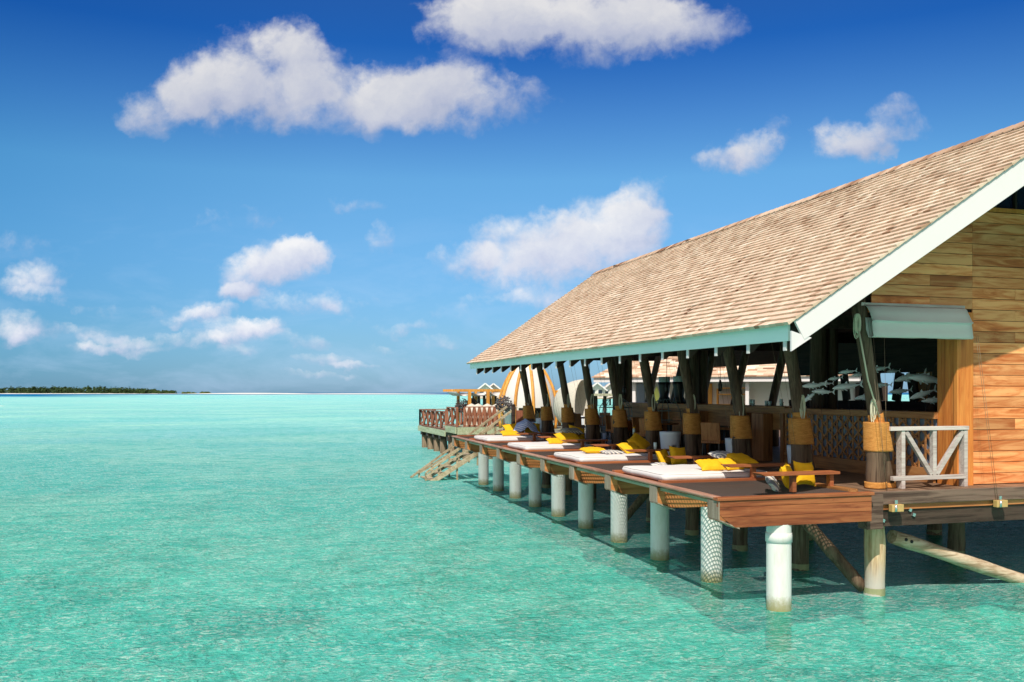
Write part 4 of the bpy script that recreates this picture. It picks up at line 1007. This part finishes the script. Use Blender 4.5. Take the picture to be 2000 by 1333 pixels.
# counter equipment seen as dark urns
for k, (yy, lab) in enumerate(((24.3, 'left'), (23.35, 'right'))):
    o = thing('drinks_dispenser', 'tall black urn with a clear top on the bar, %s one of the pair' % lab, 'urn', (11.8, yy, 2.99), 'black urns on the bar')
    mb = MB(); mb.lathe((11.8, yy, 2.991), [(0,0),(.20,0),(.17,.12),(.13,.2),(.17,.5),(.20,.62),(0,.62)], 16); mb.build('body', M['black'], o)
    mb = MB(); mb.lathe((11.8, yy, 3.612), [(.17,0),(.17,.16),(.0,.16)], 16); mb.build('clear_top', M['glass'], o)

# ------------------------------------------------------------------ shark sculptures on rods
def shark_meshes():
    L = 1.0
    b = MB(); prof = [(-.50,.004,0),(-.47,.022,.0),(-.42,.042,.004),(-.34,.064,.008),(-.22,.086,.012),(-.08,.094,.010),(.06,.084,.006),(.20,.060,.008),(.32,.034,.014),(.40,.020,.024),(.45,.014,.034)]
    vs = []; n = 14
    for x, r, z in prof:
        for k in range(n):
            a = 2*pi*k/n; vs.append((x, 1.3*r*.78*cos(a), z+1.25*r*(1.0 if sin(a) > 0 else .86)*sin(a)))
    fs = [(i*n+k, i*n+(k+1)%n, (i+1)*n+(k+1)%n, (i+1)*n+k) for i in range(len(prof)-1) for k in range(n)]
    b.add(vs, fs, .5, True); b.f.append(tuple(range(n))[::-1]); b.t.append(.5); b.sm.append(True)
    def fin(pts, th, ax=1):
        m = MB(); off = [0,0,0]; off[ax] = th; m.prism([Vector(p)-Vector(off)/2 for p in pts], off, .5); return m
    tail = fin([(.40,0,.020),(.46,0,.045),(.53,0,.17),(.58,0,.20),(.55,0,.10),(.515,0,.035),(.53,0,-.03),(.56,0,-.10),(.50,0,-.06),(.43,0,.012)], .012)
    dors = fin([(-.10,0,.085),(-.04,0,.15),(.02,0,.19),(.03,0,.13),(.06,0,.075)], .014)
    d2 = fin([(.24,0,.045),(.28,0,.075),(.31,0,.085),(.31,0,.04)], .010)
    pec = []
    for s in (-1, 1):
        m = MB(); P_ = [(-.20,s*.055,-.035),(-.12,s*.065,-.04),(-.06,s*.19,-.13),(-.08,s*.20,-.14),(-.15,s*.12,-.085)]
        m.prism(P_, (0,0,.010), .5); pec.append(m)
    an = fin([(.20,0,-.045),(.26,0,-.09),(.27,0,-.04)], .010)
    return b, tail, dors, d2, an, pec
b, tail, dors, d2, an, pec = shark_meshes()
sp = thing('shark_sculpture', 'x', 'shark sculpture', (0,0,0), 'pale shark sculptures swimming over the bar')
b.build('body', M['shark'], sp, world=False)
for nm, m_ in (('tail_fin', tail), ('dorsal_fin', dors), ('rear_dorsal_fin', d2), ('anal_fin', an), ('pectoral_fin', pec[0]), ('pectoral_fin', pec[1])): m_.build(nm, M['shark'], sp, world=False)
rd = MB(); rd.tube([(0,0,-.06), (0,0,-.95)], .007, 6); rd.build('rod', M['wire'], sp, world=False)
SH = [ # px centre, py, length px, tilt, label
 (1589,754,46,.06,'left part hidden, high beside the second pillar'), (1582,776,34,.7,'steeply nosed-up, low beside the second pillar'), (1612,750,28,.02,'small, just right of the second pillar'),
 (1607,766,42,-.05,'medium, facing left under a smaller one near the second pillar'), (1655,727,32,.1,'small, high left of the nearest pillar'),
 (1654,756,54,.12,'large, left of the nearest pillar'), (1690,712,0,.0,''), (1631,740,28,.12,'small, level between the second and nearest pillars'),
 (1655,725,0,0,''), (1690,776,40,.18,'low, partly behind the nearest pillar'), (1714,722,44,.15,'high, just right of the nearest pillar'),
 (1744,726,26,.05,'smallest, high and alone right of the nearest pillar'), (1777,738,56,.22,'large, directly behind the largest one'),
 (1812,742,72,-.12,'largest, high beside the corner column'), (1852,723,36,.15,'half hidden behind the corner column'), (1722,753,34,.0,'medium, right of the nearest pillar at mid height'),
 (1758,765,42,.1,'medium, low right of the nearest pillar'), (1802,771,52,.3,'large and nosed-down, low near the corner column'), (1825,783,46,.04,'lowest, near the corner column'), (1678,733,30,.1,'small, tucked behind the upper part of the nearest pillar'), (1655,714,0,0,''),(1660,726,36,.1,'dup')]
used_first = False; k = 0
for (px, py, L, tl, lab) in SH:
    if not L or lab == 'dup': continue
    s_ = sp if not used_first else copy_tree(sp); used_first = True
    D = 17.6 + .55*((k*7) % 5)/5.0 - .2; k += 1
    if px > 1790: D = 16.6
    p = ray(px, py, D); s_.location = p; sc = L/1750*D*1.06; s_.scale = (sc, sc, sc)
    s_.rotation_euler = (0, -tl if False else tl*-1.0, -YAW + .12*sin(k*2.1))
    s_['label'] = 'pale green shark sculpture: ' + lab; s_['category'] = 'shark sculpture'

# ------------------------------------------------------------------ columns deep inside, far side pillars
for k, (x, y) in enumerate(((12.6, 17.9), (12.3, 23.5), (12.3, 28.9))):
    o = thing('centre_column', 'thick dark log column inside the pavilion, %s of three' % ['nearest', 'middle', 'farthest'][k], 'column', (x, y, DK), 'centre columns inside the pavilion')
    mb = MB(); mb.tube([(x, y, DK+.5*q) for q in range(13)], .2, 16, jit=.06); mb.build('trunk', M['log'], o)
    mb = MB(); mb.tube([(x+.35, y, DK+.4*q) for q in range(15)], .14, 14, jit=.06); mb.build('trunk', M['log'], o)
for k in range(1, 10, 1):
    y = BY[k]+.46; x = 2*RX-9.84
    o = thing('leaning_post', 'black silhouetted leaning pillar on the landward side, %s there' % ORD[k-1], 'pillar', (x, y, DK), 'leaning pillars along the landward side')
    mb = MB(); mb.tube([(x-.37+.79*q/8, y, DK+3.1*q/8) for q in range(9)], .12, 12, jit=.08); mb.build('leaning_log', M['log'], o)
    mb = MB(); mb.tube([(x, y, DK), (x, y, DK+1.1)], .15, 12); mb.build('stub', M['log'], o)
# pendant lamps on rods
for k, (y, x, z) in enumerate(((19.4, 10.9, 3.35), (22.3, 10.9, 3.3), (25.2, 10.9, 3.25), (28.1, 10.9, 3.2))):
    o = thing('pendant_lamp', 'slim dark pendant lamp hanging inside the pavilion, %s of four' % ['nearest', 'second', 'third', 'farthest'][k], 'pendant lamp', (x, y, z), 'pendant lamps in the pavilion')
    mb = MB(); mb.tube([(x, y, z+.2), (x, y, 6.3)], .008, 6); mb.build('cord', M['wire'], o)
    mb = MB(); mb.lathe((x, y, z), [(0,-.02),(.05,0),(.05,.14),(.02,.26),(0,.27)], 12); mb.build('lamp_shade', M['black'], o)
# wire cage chairs
def cage_chair(x, y, z, label):
    o = thing('cage_chair', label, 'cage chair', (x, y, z), 'arched wire cage chairs')
    mb = MB(); r = .52; H_ = 1.35
    for k in range(9):
        a = pi*k/8; pts = []
        for q in range(11):
            f = q/10; rr = r*(1-.0*f) if f < .6 else r*cos((f-.6)/.4*pi/2)
            zz = f/.6*H_*.62 if f < .6 else H_*.62+H_*.38*sin((f-.6)/.4*pi/2)
            pts.append((x+rr*cos(a*2-pi/3), y+rr*sin(a*2-pi/3), z+zz))
        mb.tube(pts, .011, 5)
    for f in (0, .3, .55, .75): mb.tube([(x+r*cos(2*pi*k/16), y+r*sin(2*pi*k/16), z+H_*f) for k in range(16)], .010, 5, closed=True)
    mb.build('wire_frame', M['steel2'], o)
    mb = MB(); mb.lathe((x, y, z), [(0,.42),(.44,.42),(.46,.30),(.40,.22),(0,.22)], 20); mb.build('seat', M['greycloth'], o)
    mb = MB(); mb.tube([(x-.05, y, z), (x-.05, y, z+.24)], .12, 12); mb.build('pedestal', M['log'], o)
M['steel2'] = mat('grey_green_wire', (.20,.24,.22), .5, metal=.4)
cage_chair(10.95, 26.0, DK+.10, 'grey wire cage chair between the fifth and sixth rope-bound pillars')
cage_chair(11.2, 23.0, DK+.05, 'grey wire cage chair left of the thick middle column')
# white side tables / lanterns on the deck
def arch_stool(x, y, s, label):
    o = thing('ceramic_stool', label, 'stool', (x, y, DK), 'white arched stools on the deck')
    mb = MB(); n = 24; vs = []; rows = 12; H_ = .56*s
    for r in range(rows+1):
        f = r/rows; rr = (.17+.05*f)*s
        for k in range(n): vs.append((x+rr*cos(2*pi*k/n), y+rr*sin(2*pi*k/n), DK+H_*f))
    fs = []
    for r in range(rows):
        for k in range(n):
            a = 2*pi*(k+.5)/n; da = min(abs((a-t_+pi) % (2*pi)-pi) for t_ in (radians(268), radians(88)))
            hole = da < .62*sqrt(max(0, 1-((r+.5)/rows/.52)**2))
            if not hole: fs.append((r*n+k, r*n+(k+1)%n, (r+1)*n+(k+1)%n, (r+1)*n+k))
    fs.append(tuple(rows*n+k for k in range(n)))
    mb.add(vs, fs, .5, True); ob = mb.build('shell', M['bluewhite'], o); ob.modifiers.new('s', 'SOLIDIFY').thickness = -.02
arch_stool(9.75, 19.75, 1.1, 'white stool with an arched opening behind the second daybed')
arch_stool(10.22, 17.5, 1.0, 'white stool showing behind the third rope-bound pillar')
arch_stool(10.25, 15.2, .95, 'white stool showing behind the second rope-bound pillar')
arch_stool(9.6, 30.7, .9, 'pale tapered stool before the farthest rope-bound pillar')
arch_stool(10.3, 31.3, 1.1, 'taller pale stool between the two farthest rope-bound pillars')
arch_stool(10.25, 26.2, .95, 'pale stool showing behind the seventh rope-bound pillar')
# dining tables and chairs inside the pavilion
def chair_proto():
    o = thing('dining_chair', 'x', 'chair', (0,0,0), 'woven dining chairs in the pavilion')
    mb = MB(); mb.box((0,0,.44), (.46,.46,.06)); mb.build('seat', M['brown_z'], o, bevel=.01, world=False)
    mb = MB(); n = 10; vs = []
    for r in range(5):
        for k in range(n+1):
            a = pi+pi*k/n; vs.append((.26*cos(a), -.22+.20*(1+sin(a))*-0 -.05*sin(-a), .48+.09*r))
    mb = MB(); mb.box((0,.22,.68), (.46,.035,.42), rotm('X', -.14)); mb.build('backrest', M['brown_z'], o, bevel=.01, world=False)
    for sx in (-1, 1):
        for sy in (-1, 1):
            l = MB(); l.bar((sx*.19, sy*.19, .42), (sx*.21, sy*.21, 0), .035, .035, up=(0,1,0)); l.build('leg', M['black'], o, world=False)
    return o
def table_proto():
    o = thing('dining_table', 'x', 'table', (0,0,0), 'dining tables in the pavilion')
    mb = MB(); mb.lathe((0,0,0), [(0,.75),(.45,.75),(.46,.73),(.45,.71),(0,.71)], 28); mb.build('table_top', M['brown_z'], o, world=False)
    mb = MB(); mb.lathe((0,0,0), [(.26,0),(.26,.02),(.04,.05),(.035,.71)], 20); mb.build('pedestal', M['black'], o, world=False)
    return o
cp, tp = chair_proto(), table_proto(); fc = ft = True
WHERE = ['just behind the third rope-bound pillar', 'behind the fifth rope-bound pillar', 'behind the seventh rope-bound pillar', 'behind the farthest rope-bound pillars', 'mid floor by the dark bar']
for k, (x, y) in enumerate(((10.75, 18.9), (10.7, 22.2), (10.8, 24.4), (10.9, 28.2), (13.6, 25.5))):
    t_ = tp if ft else copy_tree(tp); ft = False; t_.location = (x, y, DK); t_['label'] = 'round dark dining table ' + WHERE[k]
    for j, an in enumerate((.5, 2.0, 3.8)):
        c_ = cp if fc else copy_tree(cp); fc = False; c_.location = (x+.62*cos(an), y+.62*sin(an), DK); c_.rotation_euler = (0,0,an-pi/2)
        c_['label'] = 'brown dining chair %s the table ' % ['right of', 'beyond', 'left of'][j] + WHERE[k]
for nm, x, y, s in (('wooden barrel-shaped planter pot behind the sixth rope-bound pillar', 10.5, 24.2, 1.0), ('wooden barrel-shaped planter pot behind the fourth rope-bound pillar', 10.9, 20.3, 1.1)):
    o = thing('wooden_pot', nm, 'pot', (x, y, DK), 'wooden pots on the deck'); mb = MB(); mb.lathe((x, y, DK), [(0,0),(.15*s,0),(.23*s,.75*s),(.21*s,.75*s),(.14*s,.04),(0,.04)], 20); mb.build('bowl', M['teak_post'], o)

# ------------------------------------------------------------------ stairs down to the water
st = thing('water_stairs', 'bleached timber stairs descending from the far platform end into the lagoon', 'stairs', (7.6, 34, 0))
def stp(x): return DK+.02-(9.2-x)*.58
for n_, yy in enumerate((33.1, 34.5)):
    mb = MB(); mb.bar((9.3, yy, DK-.1), (6.35, yy, -.16), .05, .17); mb.build('stringer', M['palewood'], st)
    mb = MB(); mb.bar((9.85, yy, 2.75), (5.95 if n_ else 6.3, yy, .0 if n_ else .30), .06, .08); mb.build('handrail', M['palewood'], st)
    mb = MB(); mb.bar((9.3, yy, 1.95), (6.3, yy, .18), .05, .07); mb.build('mid_rail', M['palewood'], st)
    for x in (9.0, 8.3, 7.5, 6.8, 6.3):
        mb = MB(); zt = 2.75-(9.85-x)*.69; mb.bb(x-.03, x+.03, yy-.03+.065, yy+.03+.065, max(-.5, zt-1.15), zt); mb.build('baluster', M['palewood'], st)
for k in range(8):
    x = 9.1-.37*k; mb = MB(); mb.bb(x-.17, x+.15, 33.15, 34.45, DK-.15-.22*k-.02, DK-.15-.22*k+.02); mb.build('tread', M['palewood'], st)
# end-of-deck post and rail
o = thing('gate_post', 'dark rounded post with brown boards at the far end of the deck', 'post', (9.3, 33.0, DK))
mb = MB(); mb.bb(9.62, 9.76, 33.0, 33.14, DK-.2, 2.86); mb.build('post', M['dark_x'], o, bevel=.02)
mb = MB(); mb.bb(9.80, 10.35, 33.02, 33.10, DK, 2.62); mb.build('board_panel', M['redwood'], o)

# ------------------------------------------------------------------ the far terrace with its balustrade
def balustrade(parent, a, b, z, hh, n, flip=False):
    A, B = Vector(a), Vector(b); d = (B-A).normalized(); nn = Vector((-d.y, d.x, 0))
    L = (B-A).length; up = Vector((0,0,1))
    mb = MB(); mb.bar(A+up*(z+hh), B+up*(z+hh), .12, .05); mb.build('top_rail', M['redwood'], parent)
    mb = MB(); mb.bar(A+up*(z+.05), B+up*(z+.05), .10, .06); mb.build('bottom_rail', M['redwood'], parent)
    for k in range(n+1):
        q = A.lerp(B, k/n); p = MB(); p.bar(q+up*z, q+up*(z+hh-.027), .10, .10, up=tuple(d)); p.build('post', M['redwood'], parent)
        if k < n:
            r = A.lerp(B, (k+1)/n); x1 = q.lerp(r, .08); x2 = q.lerp(r, .92)
            p = MB(); p.bar(x1+up*(z+.09), x2+up*(z+hh-.04), .06, .08); p.build('brace', M['redwood'], parent)
            p = MB(); p.bar(x1+up*(z+hh-.04)+nn*.055, x2+up*(z+.09)+nn*.085, .06, .08); p.build('brace', M['redwood'], parent)
ter = thing('far_terrace', 'distant lower timber terrace with red crossed balustrade on short piles', 'terrace', (11, 48, 1.3))
mb = MB(); mb.bb(9.9, 13.5, 46.6, 54.4, 1.02, 1.28); mb.build('floor_slab', M['greydeck'], ter)
mb = MB(); mb.bb(9.84, 9.90, 46.5, 54.4, .98, 1.29); mb.build('edge_board', M['mossdeck'], ter)
balustrade(ter, (9.95, 54.3, 0), (9.95, 46.7, 0), 1.30, .98, 6); balustrade(ter, (9.95, 54.3, 0), (13.4, 54.3, 0), 1.30, .98, 4)
te2 = thing('far_terrace', 'raised timber terrace section with red crossed balustrade beyond the stairs', 'terrace', (13, 42, 1.6))
mb = MB(); mb.bb(9.95, 24, 43.86, 46.4, 1.28, 1.56); mb.bb(12.3, 24, 34.9, 43.8, 1.28, 1.56) ; mb.build('floor_slab', M['greydeck'], te2)
mb = MB(); mb.bb(9.84, 9.90, 43.9, 46.4, 1.24, 1.57); mb.bb(9.92, 12.3, 43.80, 43.85, 1.20, 1.565) ; mb.build('edge_board', M['mossdeck'], te2)
balustrade(te2, (9.95, 46.3, 0), (9.95, 44.0, 0), 1.58, .96, 2); balustrade(te2, (10.3, 43.9, 0), (12.4, 43.9, 0), 1.58, 1.0, 8) 
for k, (x, y) in enumerate([(10.1, 53.4), (10.1, 51.6), (10.1, 49.8), (10.1, 48.0), (10.1, 45.9), (10.3, 43.5), (11.4, 43.2), (12.4, 51), (12.4, 48.5)]):
    o = thing('log_pile', '%s short dark pile under the far terraces' % (['farthest', 'next to farthest', 'third farthest', 'fourth farthest', 'corner', 'front left', 'front right', 'inner far', 'inner near'][k]), 'pile', (x, y, 0), 'piles of the far terraces')
    mb = MB(); mb.tube([(x, y, -1.7), (x, y, 0), (x, y, 1.1)], .2, 14, jit=.1); mb.build('shaft', M['pile'], o)
    mb = MB(); mb.bb(x-.24, x+.24, y-.24, y+.24, .78, 1.0 if x < 12 else 1.0); mb.build('pile_cap', M['dark_x'], o)

# pergolas
def pergola(x0, x1, y0, y1, z0, z1, label, nposts):
    o = thing('pergola', label, 'pergola', ((x0+x1)/2, (y0+y1)/2, z0), 'orange timber pergolas')
    for y in (y0, y1):
        mb = MB(); mb.bb(x0-.9 if nposts > 2 else x0-.1, x1+.1, y-.06, y+.06, z1-.14, z1); mb.build('beam', M['orange'], o)
        for k in range(nposts):
            x = x0+(x1-x0)*k/(nposts-1); mb = MB(); mb.bb(x-.08, x+.08, y-.08, y+.08, z0, z1-.142); mb.build('post', M['orange'], o)
    for k in range(4):
        x = x0+(x1-x0)*k/3; mb = MB(); mb.bb(x-.05, x+.05, y0+.062, y1-.062, z1-.12, z1-.01); mb.build('rafter', M['orange'], o)
    mb = MB(); n = 16; vs = []
    for i in range(n+1):
        x = x0-.7+(x1-x0+.7)*i/n; z = z1-.16-.22*abs(sin(i/n*pi*3))
        vs += [(x, y0+.1, z), (x, y1-.1, z)]
    mb.add(vs, [(2*i, 2*i+2, 2*i+3, 2*i+1) for i in range(n)], .5, True); c = mb.build('canopy_cloth', M['cream'], o); c.modifiers.new('s', 'SOLIDIFY').thickness = .01
pergola(11.6, 13.7, 48.2, 51.0, 1.3, 3.50, 'orange timber pergola with sagging white canopy on the far terrace', 3)
pergola(13.2, 15.6, 42.6, 44.6, 1.57, 3.42, 'small orange pergola frame before the domed pavilion', 2)
# twig balls
for k, (px, py, D, r) in enumerate(((903, 793, 50, .42), (921, 790, 51, .36), (984, 790, 42, .42), (1045, 793, 44, .40))):
    c = ray(px, py, D); mb = MB(); rnd = random.Random(k)
    for _ in range(70):
        a = Vector((rnd.gauss(0,1), rnd.gauss(0,1), rnd.gauss(0,1))).normalized()*r; b_ = Vector((rnd.gauss(0,1), rnd.gauss(0,1), rnd.gauss(0,.8))).normalized()*r
        mb.tube([c+a, c+b_], .018, 4)
    mb.tube([c+Vector((0,0,-r)), Vector((c.x, c.y, 1.5))], .03, 5)
    o = mb.build('twig_sculpture', M['twig']); tag(o, 'dark bundle of driftwood twigs ' + ['at the left end of the far pergola', 'under the left of the far pergola', 'at the near post of the raised terrace', 'inside the small orange pergola'][k], 'twig sculpture', 'driftwood twig sculptures')
# rounded wicker loungers behind the balustrade
for k, px in enumerate((921, 934, 952, 970)):
    c = ray(px, 792, (47.2, 47.0, 47.1, 46.6)[k]); o = thing('wicker_daybed', 'rounded pale wicker daybed hood behind the balustrade, %s of four' % ['leftmost', 'second from left', 'third from left', 'rightmost'][k], 'wicker daybed', (c.x, c.y, 1.57), 'wicker daybeds on the raised terrace')
    mb = MB(); mb.lathe((c.x, c.y, 1.58), [(.40,0),(.44,.35),(.40,.75),(.26,1.04),(0,1.16)], 20); mb.build('hood', M['wicker'], o)
# domed pavilion
dc = ray(1031, 800, 43.5); dc.z = 1.57
dome = thing('domed_gazebo', 'tall domed gazebo of curved orange ribs with white cloth panels', 'gazebo', dc)
def dome_pt(a, f, r=1.42, H_=3.6):
    rr = r*(cos(max(0, f-.25)/.75*pi/2)**.75 if f > .25 else 1-.06*(1-f/.25)); return Vector((dc.x+rr*cos(a), dc.y+rr*sin(a), dc.z+H_*f))
for k in range(10):
    a = 2*pi*k/10+.2; mb = MB(); pts = [dome_pt(a, q/14) for q in range(15)]; mb.tube(pts, .075, 8); mb.build('rib', M['orange'], dome)
mb = MB(); n = 40
vs = [dome_pt(2*pi*k/n, q/14, 1.36, 3.55) for q in range(1, 15) for k in range(n)]
mb.add(vs, [(q*n+k, q*n+(k+1)%n, (q+1)*n+(k+1)%n, (q+1)*n+k) for q in range(13) for k in range(n) if not (q < 3 and 26 <= k <= 32)], .5, True); mb.build('cloth_panels', M['cream'], dome)
# big wicker pod
pc = ray(1116, 812, 40); pod = thing('wicker_pod', 'giant egg shaped wicker pod seat standing on edge', 'pod seat', (pc.x, pc.y, 1.57))
mb = MB(); n = 28; A_ = Matrix.Rotation(-YAW-.6, 3, 'Z')
vs = []; rows = 10
for r in range(rows+1):
    f = r/rows; rr = .92*sqrt(max(0, 1-(f*.93)**2)) if f > 0 else .92
    for k in range(n):
        a = 2*pi*k/n; vs.append(Vector((pc.x, pc.y, 2.72)) + A_ @ Vector((-1.35*(f-.45), 0, 0)) + A_ @ Vector((0, rr*.78*cos(a), rr*1.22*sin(a))))
mb.add(vs, [(r*n+k, r*n+(k+1)%n, (r+1)*n+(k+1)%n, (r+1)*n+k) for r in range(rows) for k in range(n)], .5, True)
c = mb.build('shell', M['wicker'], pod); c.modifiers.new('s', 'SOLIDIFY').thickness = .05
mb = MB(); mb.box((pc.x+.2, pc.y, 2.05), (.5, .9, .45)); mb.build('seat_cushion', M['bluewhite'], pod, bevel=.05)

# ------------------------------------------------------------------ back building and far villas
shop = thing('beach_shop', 'low white building with shingled roof and wide white fascia behind the pavilion', 'building', (24, 46, 1.57))
def bwall(x0, x1, y0, y1, z0, z1): 
    mb = MB(); mb.bb(x0, x1, y0, y1, z0, z1); return mb
# local frame: runs along the bearing of the picture plane
s0 = ray(1160, 742, 45); s1 = ray(1690, 730, 40)
s0.z = 0; s1.z = 0; dS = (s1-s0).normalized(); nS = Vector((-dS.y, dS.x, 0)); LS = (s1-s0).length
def S(u, w, z): p = s0+dS*u+nS*w; return Vector((p.x, p.y, z))
def sbox(mb, u0, u1, w0, w1, z0, z1, tone=.5):
    vs = [S(u, w, z) for u in (u0, u1) for w in (w0, w1) for z in (z0, z1)]
    mb.add(vs, [(0,1,3,2),(4,6,7,5),(0,4,5,1),(2,3,7,6),(0,2,6,4),(1,5,7,3)], tone)
mb = MB(); rows = 30
for r in range(rows):
    w0, w1 = -.15+r*.16, -.15+(r+1)*.16; u = 0.
    z0 = 4.12+w0*.45; z1 = 4.12+w1*.45
    u = (w0)*.55
    while u < LS:
        uu = min(LS, u+random.uniform(.3, .6)); mb.add([S(u,w0,z0+.03), S(uu,w0,z0+.03), S(uu,w1,z1+.004), S(u,w1,z1+.004), S(u,w0,z0), S(uu,w0,z0)], [(0,1,2,3),(0,4,5,1)], random.random()); u = uu
mb.build('roof', M['shingle'], shop)
mb = MB(); sbox(mb, 0, LS, -.05, 0, 3.82, 4.08); mb.build('fascia', M['white'], shop)
mb = MB(); sbox(mb, .1, LS, .02, 4.4, 4.0, 4.05); mb.build('ceiling', M['rafter'], shop)
mb = MB(); sbox(mb, 1.2, LS, 1.6, 1.75, 1.57, 4.0); mb.build('wall', M['cream'], shop)
for u0, u1, m in ((1.5, 2.2, 'panel'), (4.6, 5.6, 'orange'), (9.6, 10.4, 'rafter'), (12.2, 13.6, 'rafter'), (15.6, 16.6, 'rafter')):
    mb = MB(); sbox(mb, u0, u1, 1.5, 1.59, 1.6, 3.75); d_ = mb.build('door' if m == 'rafter' else 'cabinet', M[m], shop)
    if m == 'rafter':
        h_ = MB(); sbox(h_, u1-.14, u1-.08, 1.44, 1.49, 2.6, 2.9); h_.build('handle', M['steel'], d_)
for u in (1.9, 3.6, 7.4, 11.2, 14.8):
    mb = MB(); sbox(mb, u, u+.16, .3, .46, 1.57, 4.0); mb.build('post', M['white'], shop)
# shelves with goods
sh = thing('display_shelf', 'orange timber display shelves against the white shop wall', 'shelf', S(6, 1.2, 1.57))
mb = MB()
for u in (5.9, 6.6, 7.3): sbox(mb, u, u+.06, 1.1, 1.45, 1.6, 3.5)
for z in (1.7, 2.2, 2.7, 3.2, 3.5): sbox(mb, 5.97, 7.29, 1.11, 1.44, z, z+.05)
mb.build('frame', M['orange'], sh)
# surfboards by the shop
for k, (u, c_) in enumerate(((2.7, (.10,.55,.60)), (3.0, (.75,.78,.2)), (3.3, (.05,.15,.45)))):
    p = S(u, .8, 1.6); mb = MB(); pts = []
    prof = [(0,.03),(.15,.13),(.5,.2),(1.0,.21),(1.5,.17),(1.85,.08),(2.0,.01)]
    L_ = [p + dS*(-w) + Vector((0,0,z)) for z, w in prof] + [p + dS*w + Vector((0,0,z)) for z, w in reversed(prof)]
    mb.prism(L_, nS*.05, .5); o = mb.build('surfboard', mat('board_paint', c_, .3)); tag(o, ['turquoise', 'yellow green', 'navy blue'][k] + ' board standing upright by the shop', 'surfboard', 'boards by the shop')
# far villas on stilts
def villa(px, D, w, label, zf=2.0, hz=4.1):
    c = ray(px, 768, D); o = thing('water_villa', label, 'villa', (c.x, c.y, 0), 'distant water villas')
    def V(u, dep, z): p = c+RT*u+FW*dep; return Vector((p.x, p.y, z))
    mb = MB(); vs = [V(a, d, z) for a in (-w/2, w/2) for d in (0, w) for z in (zf, hz)]; mb.add(vs, [(0,1,3,2),(4,6,7,5),(0,4,5,1),(2,3,7,6),(0,2,6,4),(1,5,7,3)], .5); mb.prism([V(-w/2,.0,hz), V(w/2,.0,hz), V(0,.0,hz+w*.36)], FW*.1, .5); mb.build('wall', M['cream'], o)
    mb = MB(); e = w*.62; top = hz+w*.42
    mb.add([V(-e,-1,hz-.3), V(0,-1,top), V(0,w,top), V(-e,w,hz-.3), V(e,-1,hz-.3), V(e,w,hz-.3)], [(0,1,2,3),(1,4,5,2)], .6); r_ = mb.build('roof', M['shingle'], o); r_.modifiers.new('s', 'SOLIDIFY').thickness = .2
    mb = MB(); mb.bar(V(-e,-1.1,hz-.3), V(0,-1.1,top), .15, .35); mb.bar(V(e,-1.1,hz-.3), V(0,-1.1,top), .15, .35); mb.build('barge_board', M['white'], o)
    for a in (-.25, .2):
        mb = MB(); vs = [V(w*a-.5, -.06, zf+.4), V(w*a+.5, -.06, zf+.4), V(w*a+.5, -.06, zf+2), V(w*a-.5, -.06, zf+2)]; mb.prism(vs, FW*.04, .5); mb.build('window', M['glassdark'], o)
    for a in (-.4, 0, .4):
        mb = MB(); mb.tube([V(w*a, .5, -1.5), V(w*a, .5, zf)], .25, 8); mb.build('stilt', M['rafter'], o)
    mb = MB(); vs = [V(a, d, z) for a in (-w*.6, w*.6) for d in (-2, w) for z in (zf-.3, zf)]; mb.add(vs, [(0,1,3,2),(4,6,7,5),(0,4,5,1),(2,3,7,6),(0,2,6,4),(1,5,7,3)], .5); mb.build('platform', M['palewood'], o)
for px, D, w, lab in ((948, 240, 4.0, 'left of the domed gazebo, left of the pair'), (964, 245, 4.0, 'left of the domed gazebo, right of the pair'), (1166, 230, 4.2, 'seen right of the wicker pod, left of two'), (1228, 220, 4.2, 'seen beside the bright boards of the shop'), (1106, 250, 4.2, 'behind the wicker pod'), (1192, 235, 4.2, 'between the wicker pod and the shop')):
    villa(px, D, w, 'distant white gabled villa ' + lab)
# jetty
jt = thing('jetty', 'distant low jetty on dark piles linking the villas', 'jetty', ray(980, 770, 150))
mb = MB(); mb.bar(ray(925, 770, 160)*1.0, ray(1260, 772, 110)*1.0, 2.0, .3); mb.build('walkway', M['palewood'], jt)
for k in range(24):
    p = ray(925, 770, 160).lerp(ray(1260, 772, 110), k/23); mb = MB(); mb.tube([(p.x, p.y, -1.6), (p.x, p.y, p.z)], .25, 6); mb.build('pile', M['rafter'], jt)

# dark back screen on the landward side, open between its uprights
o = thing('back_screen', 'dark timber screen closing the back of the bar, with blue gaps between uprights', 'screen', (14.9, 18, DK))
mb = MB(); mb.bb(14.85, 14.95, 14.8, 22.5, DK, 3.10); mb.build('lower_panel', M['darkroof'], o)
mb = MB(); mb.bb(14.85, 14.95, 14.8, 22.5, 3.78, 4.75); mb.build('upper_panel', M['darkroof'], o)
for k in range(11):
    mb = MB(); y = 15.0+k*.62; mb.bar((14.9, y, 3.102), (14.9, y+.12*(-1)**k, 3.778), .26, .06, up=(1,0,0)); mb.build('upright', M['darkroof'], o)
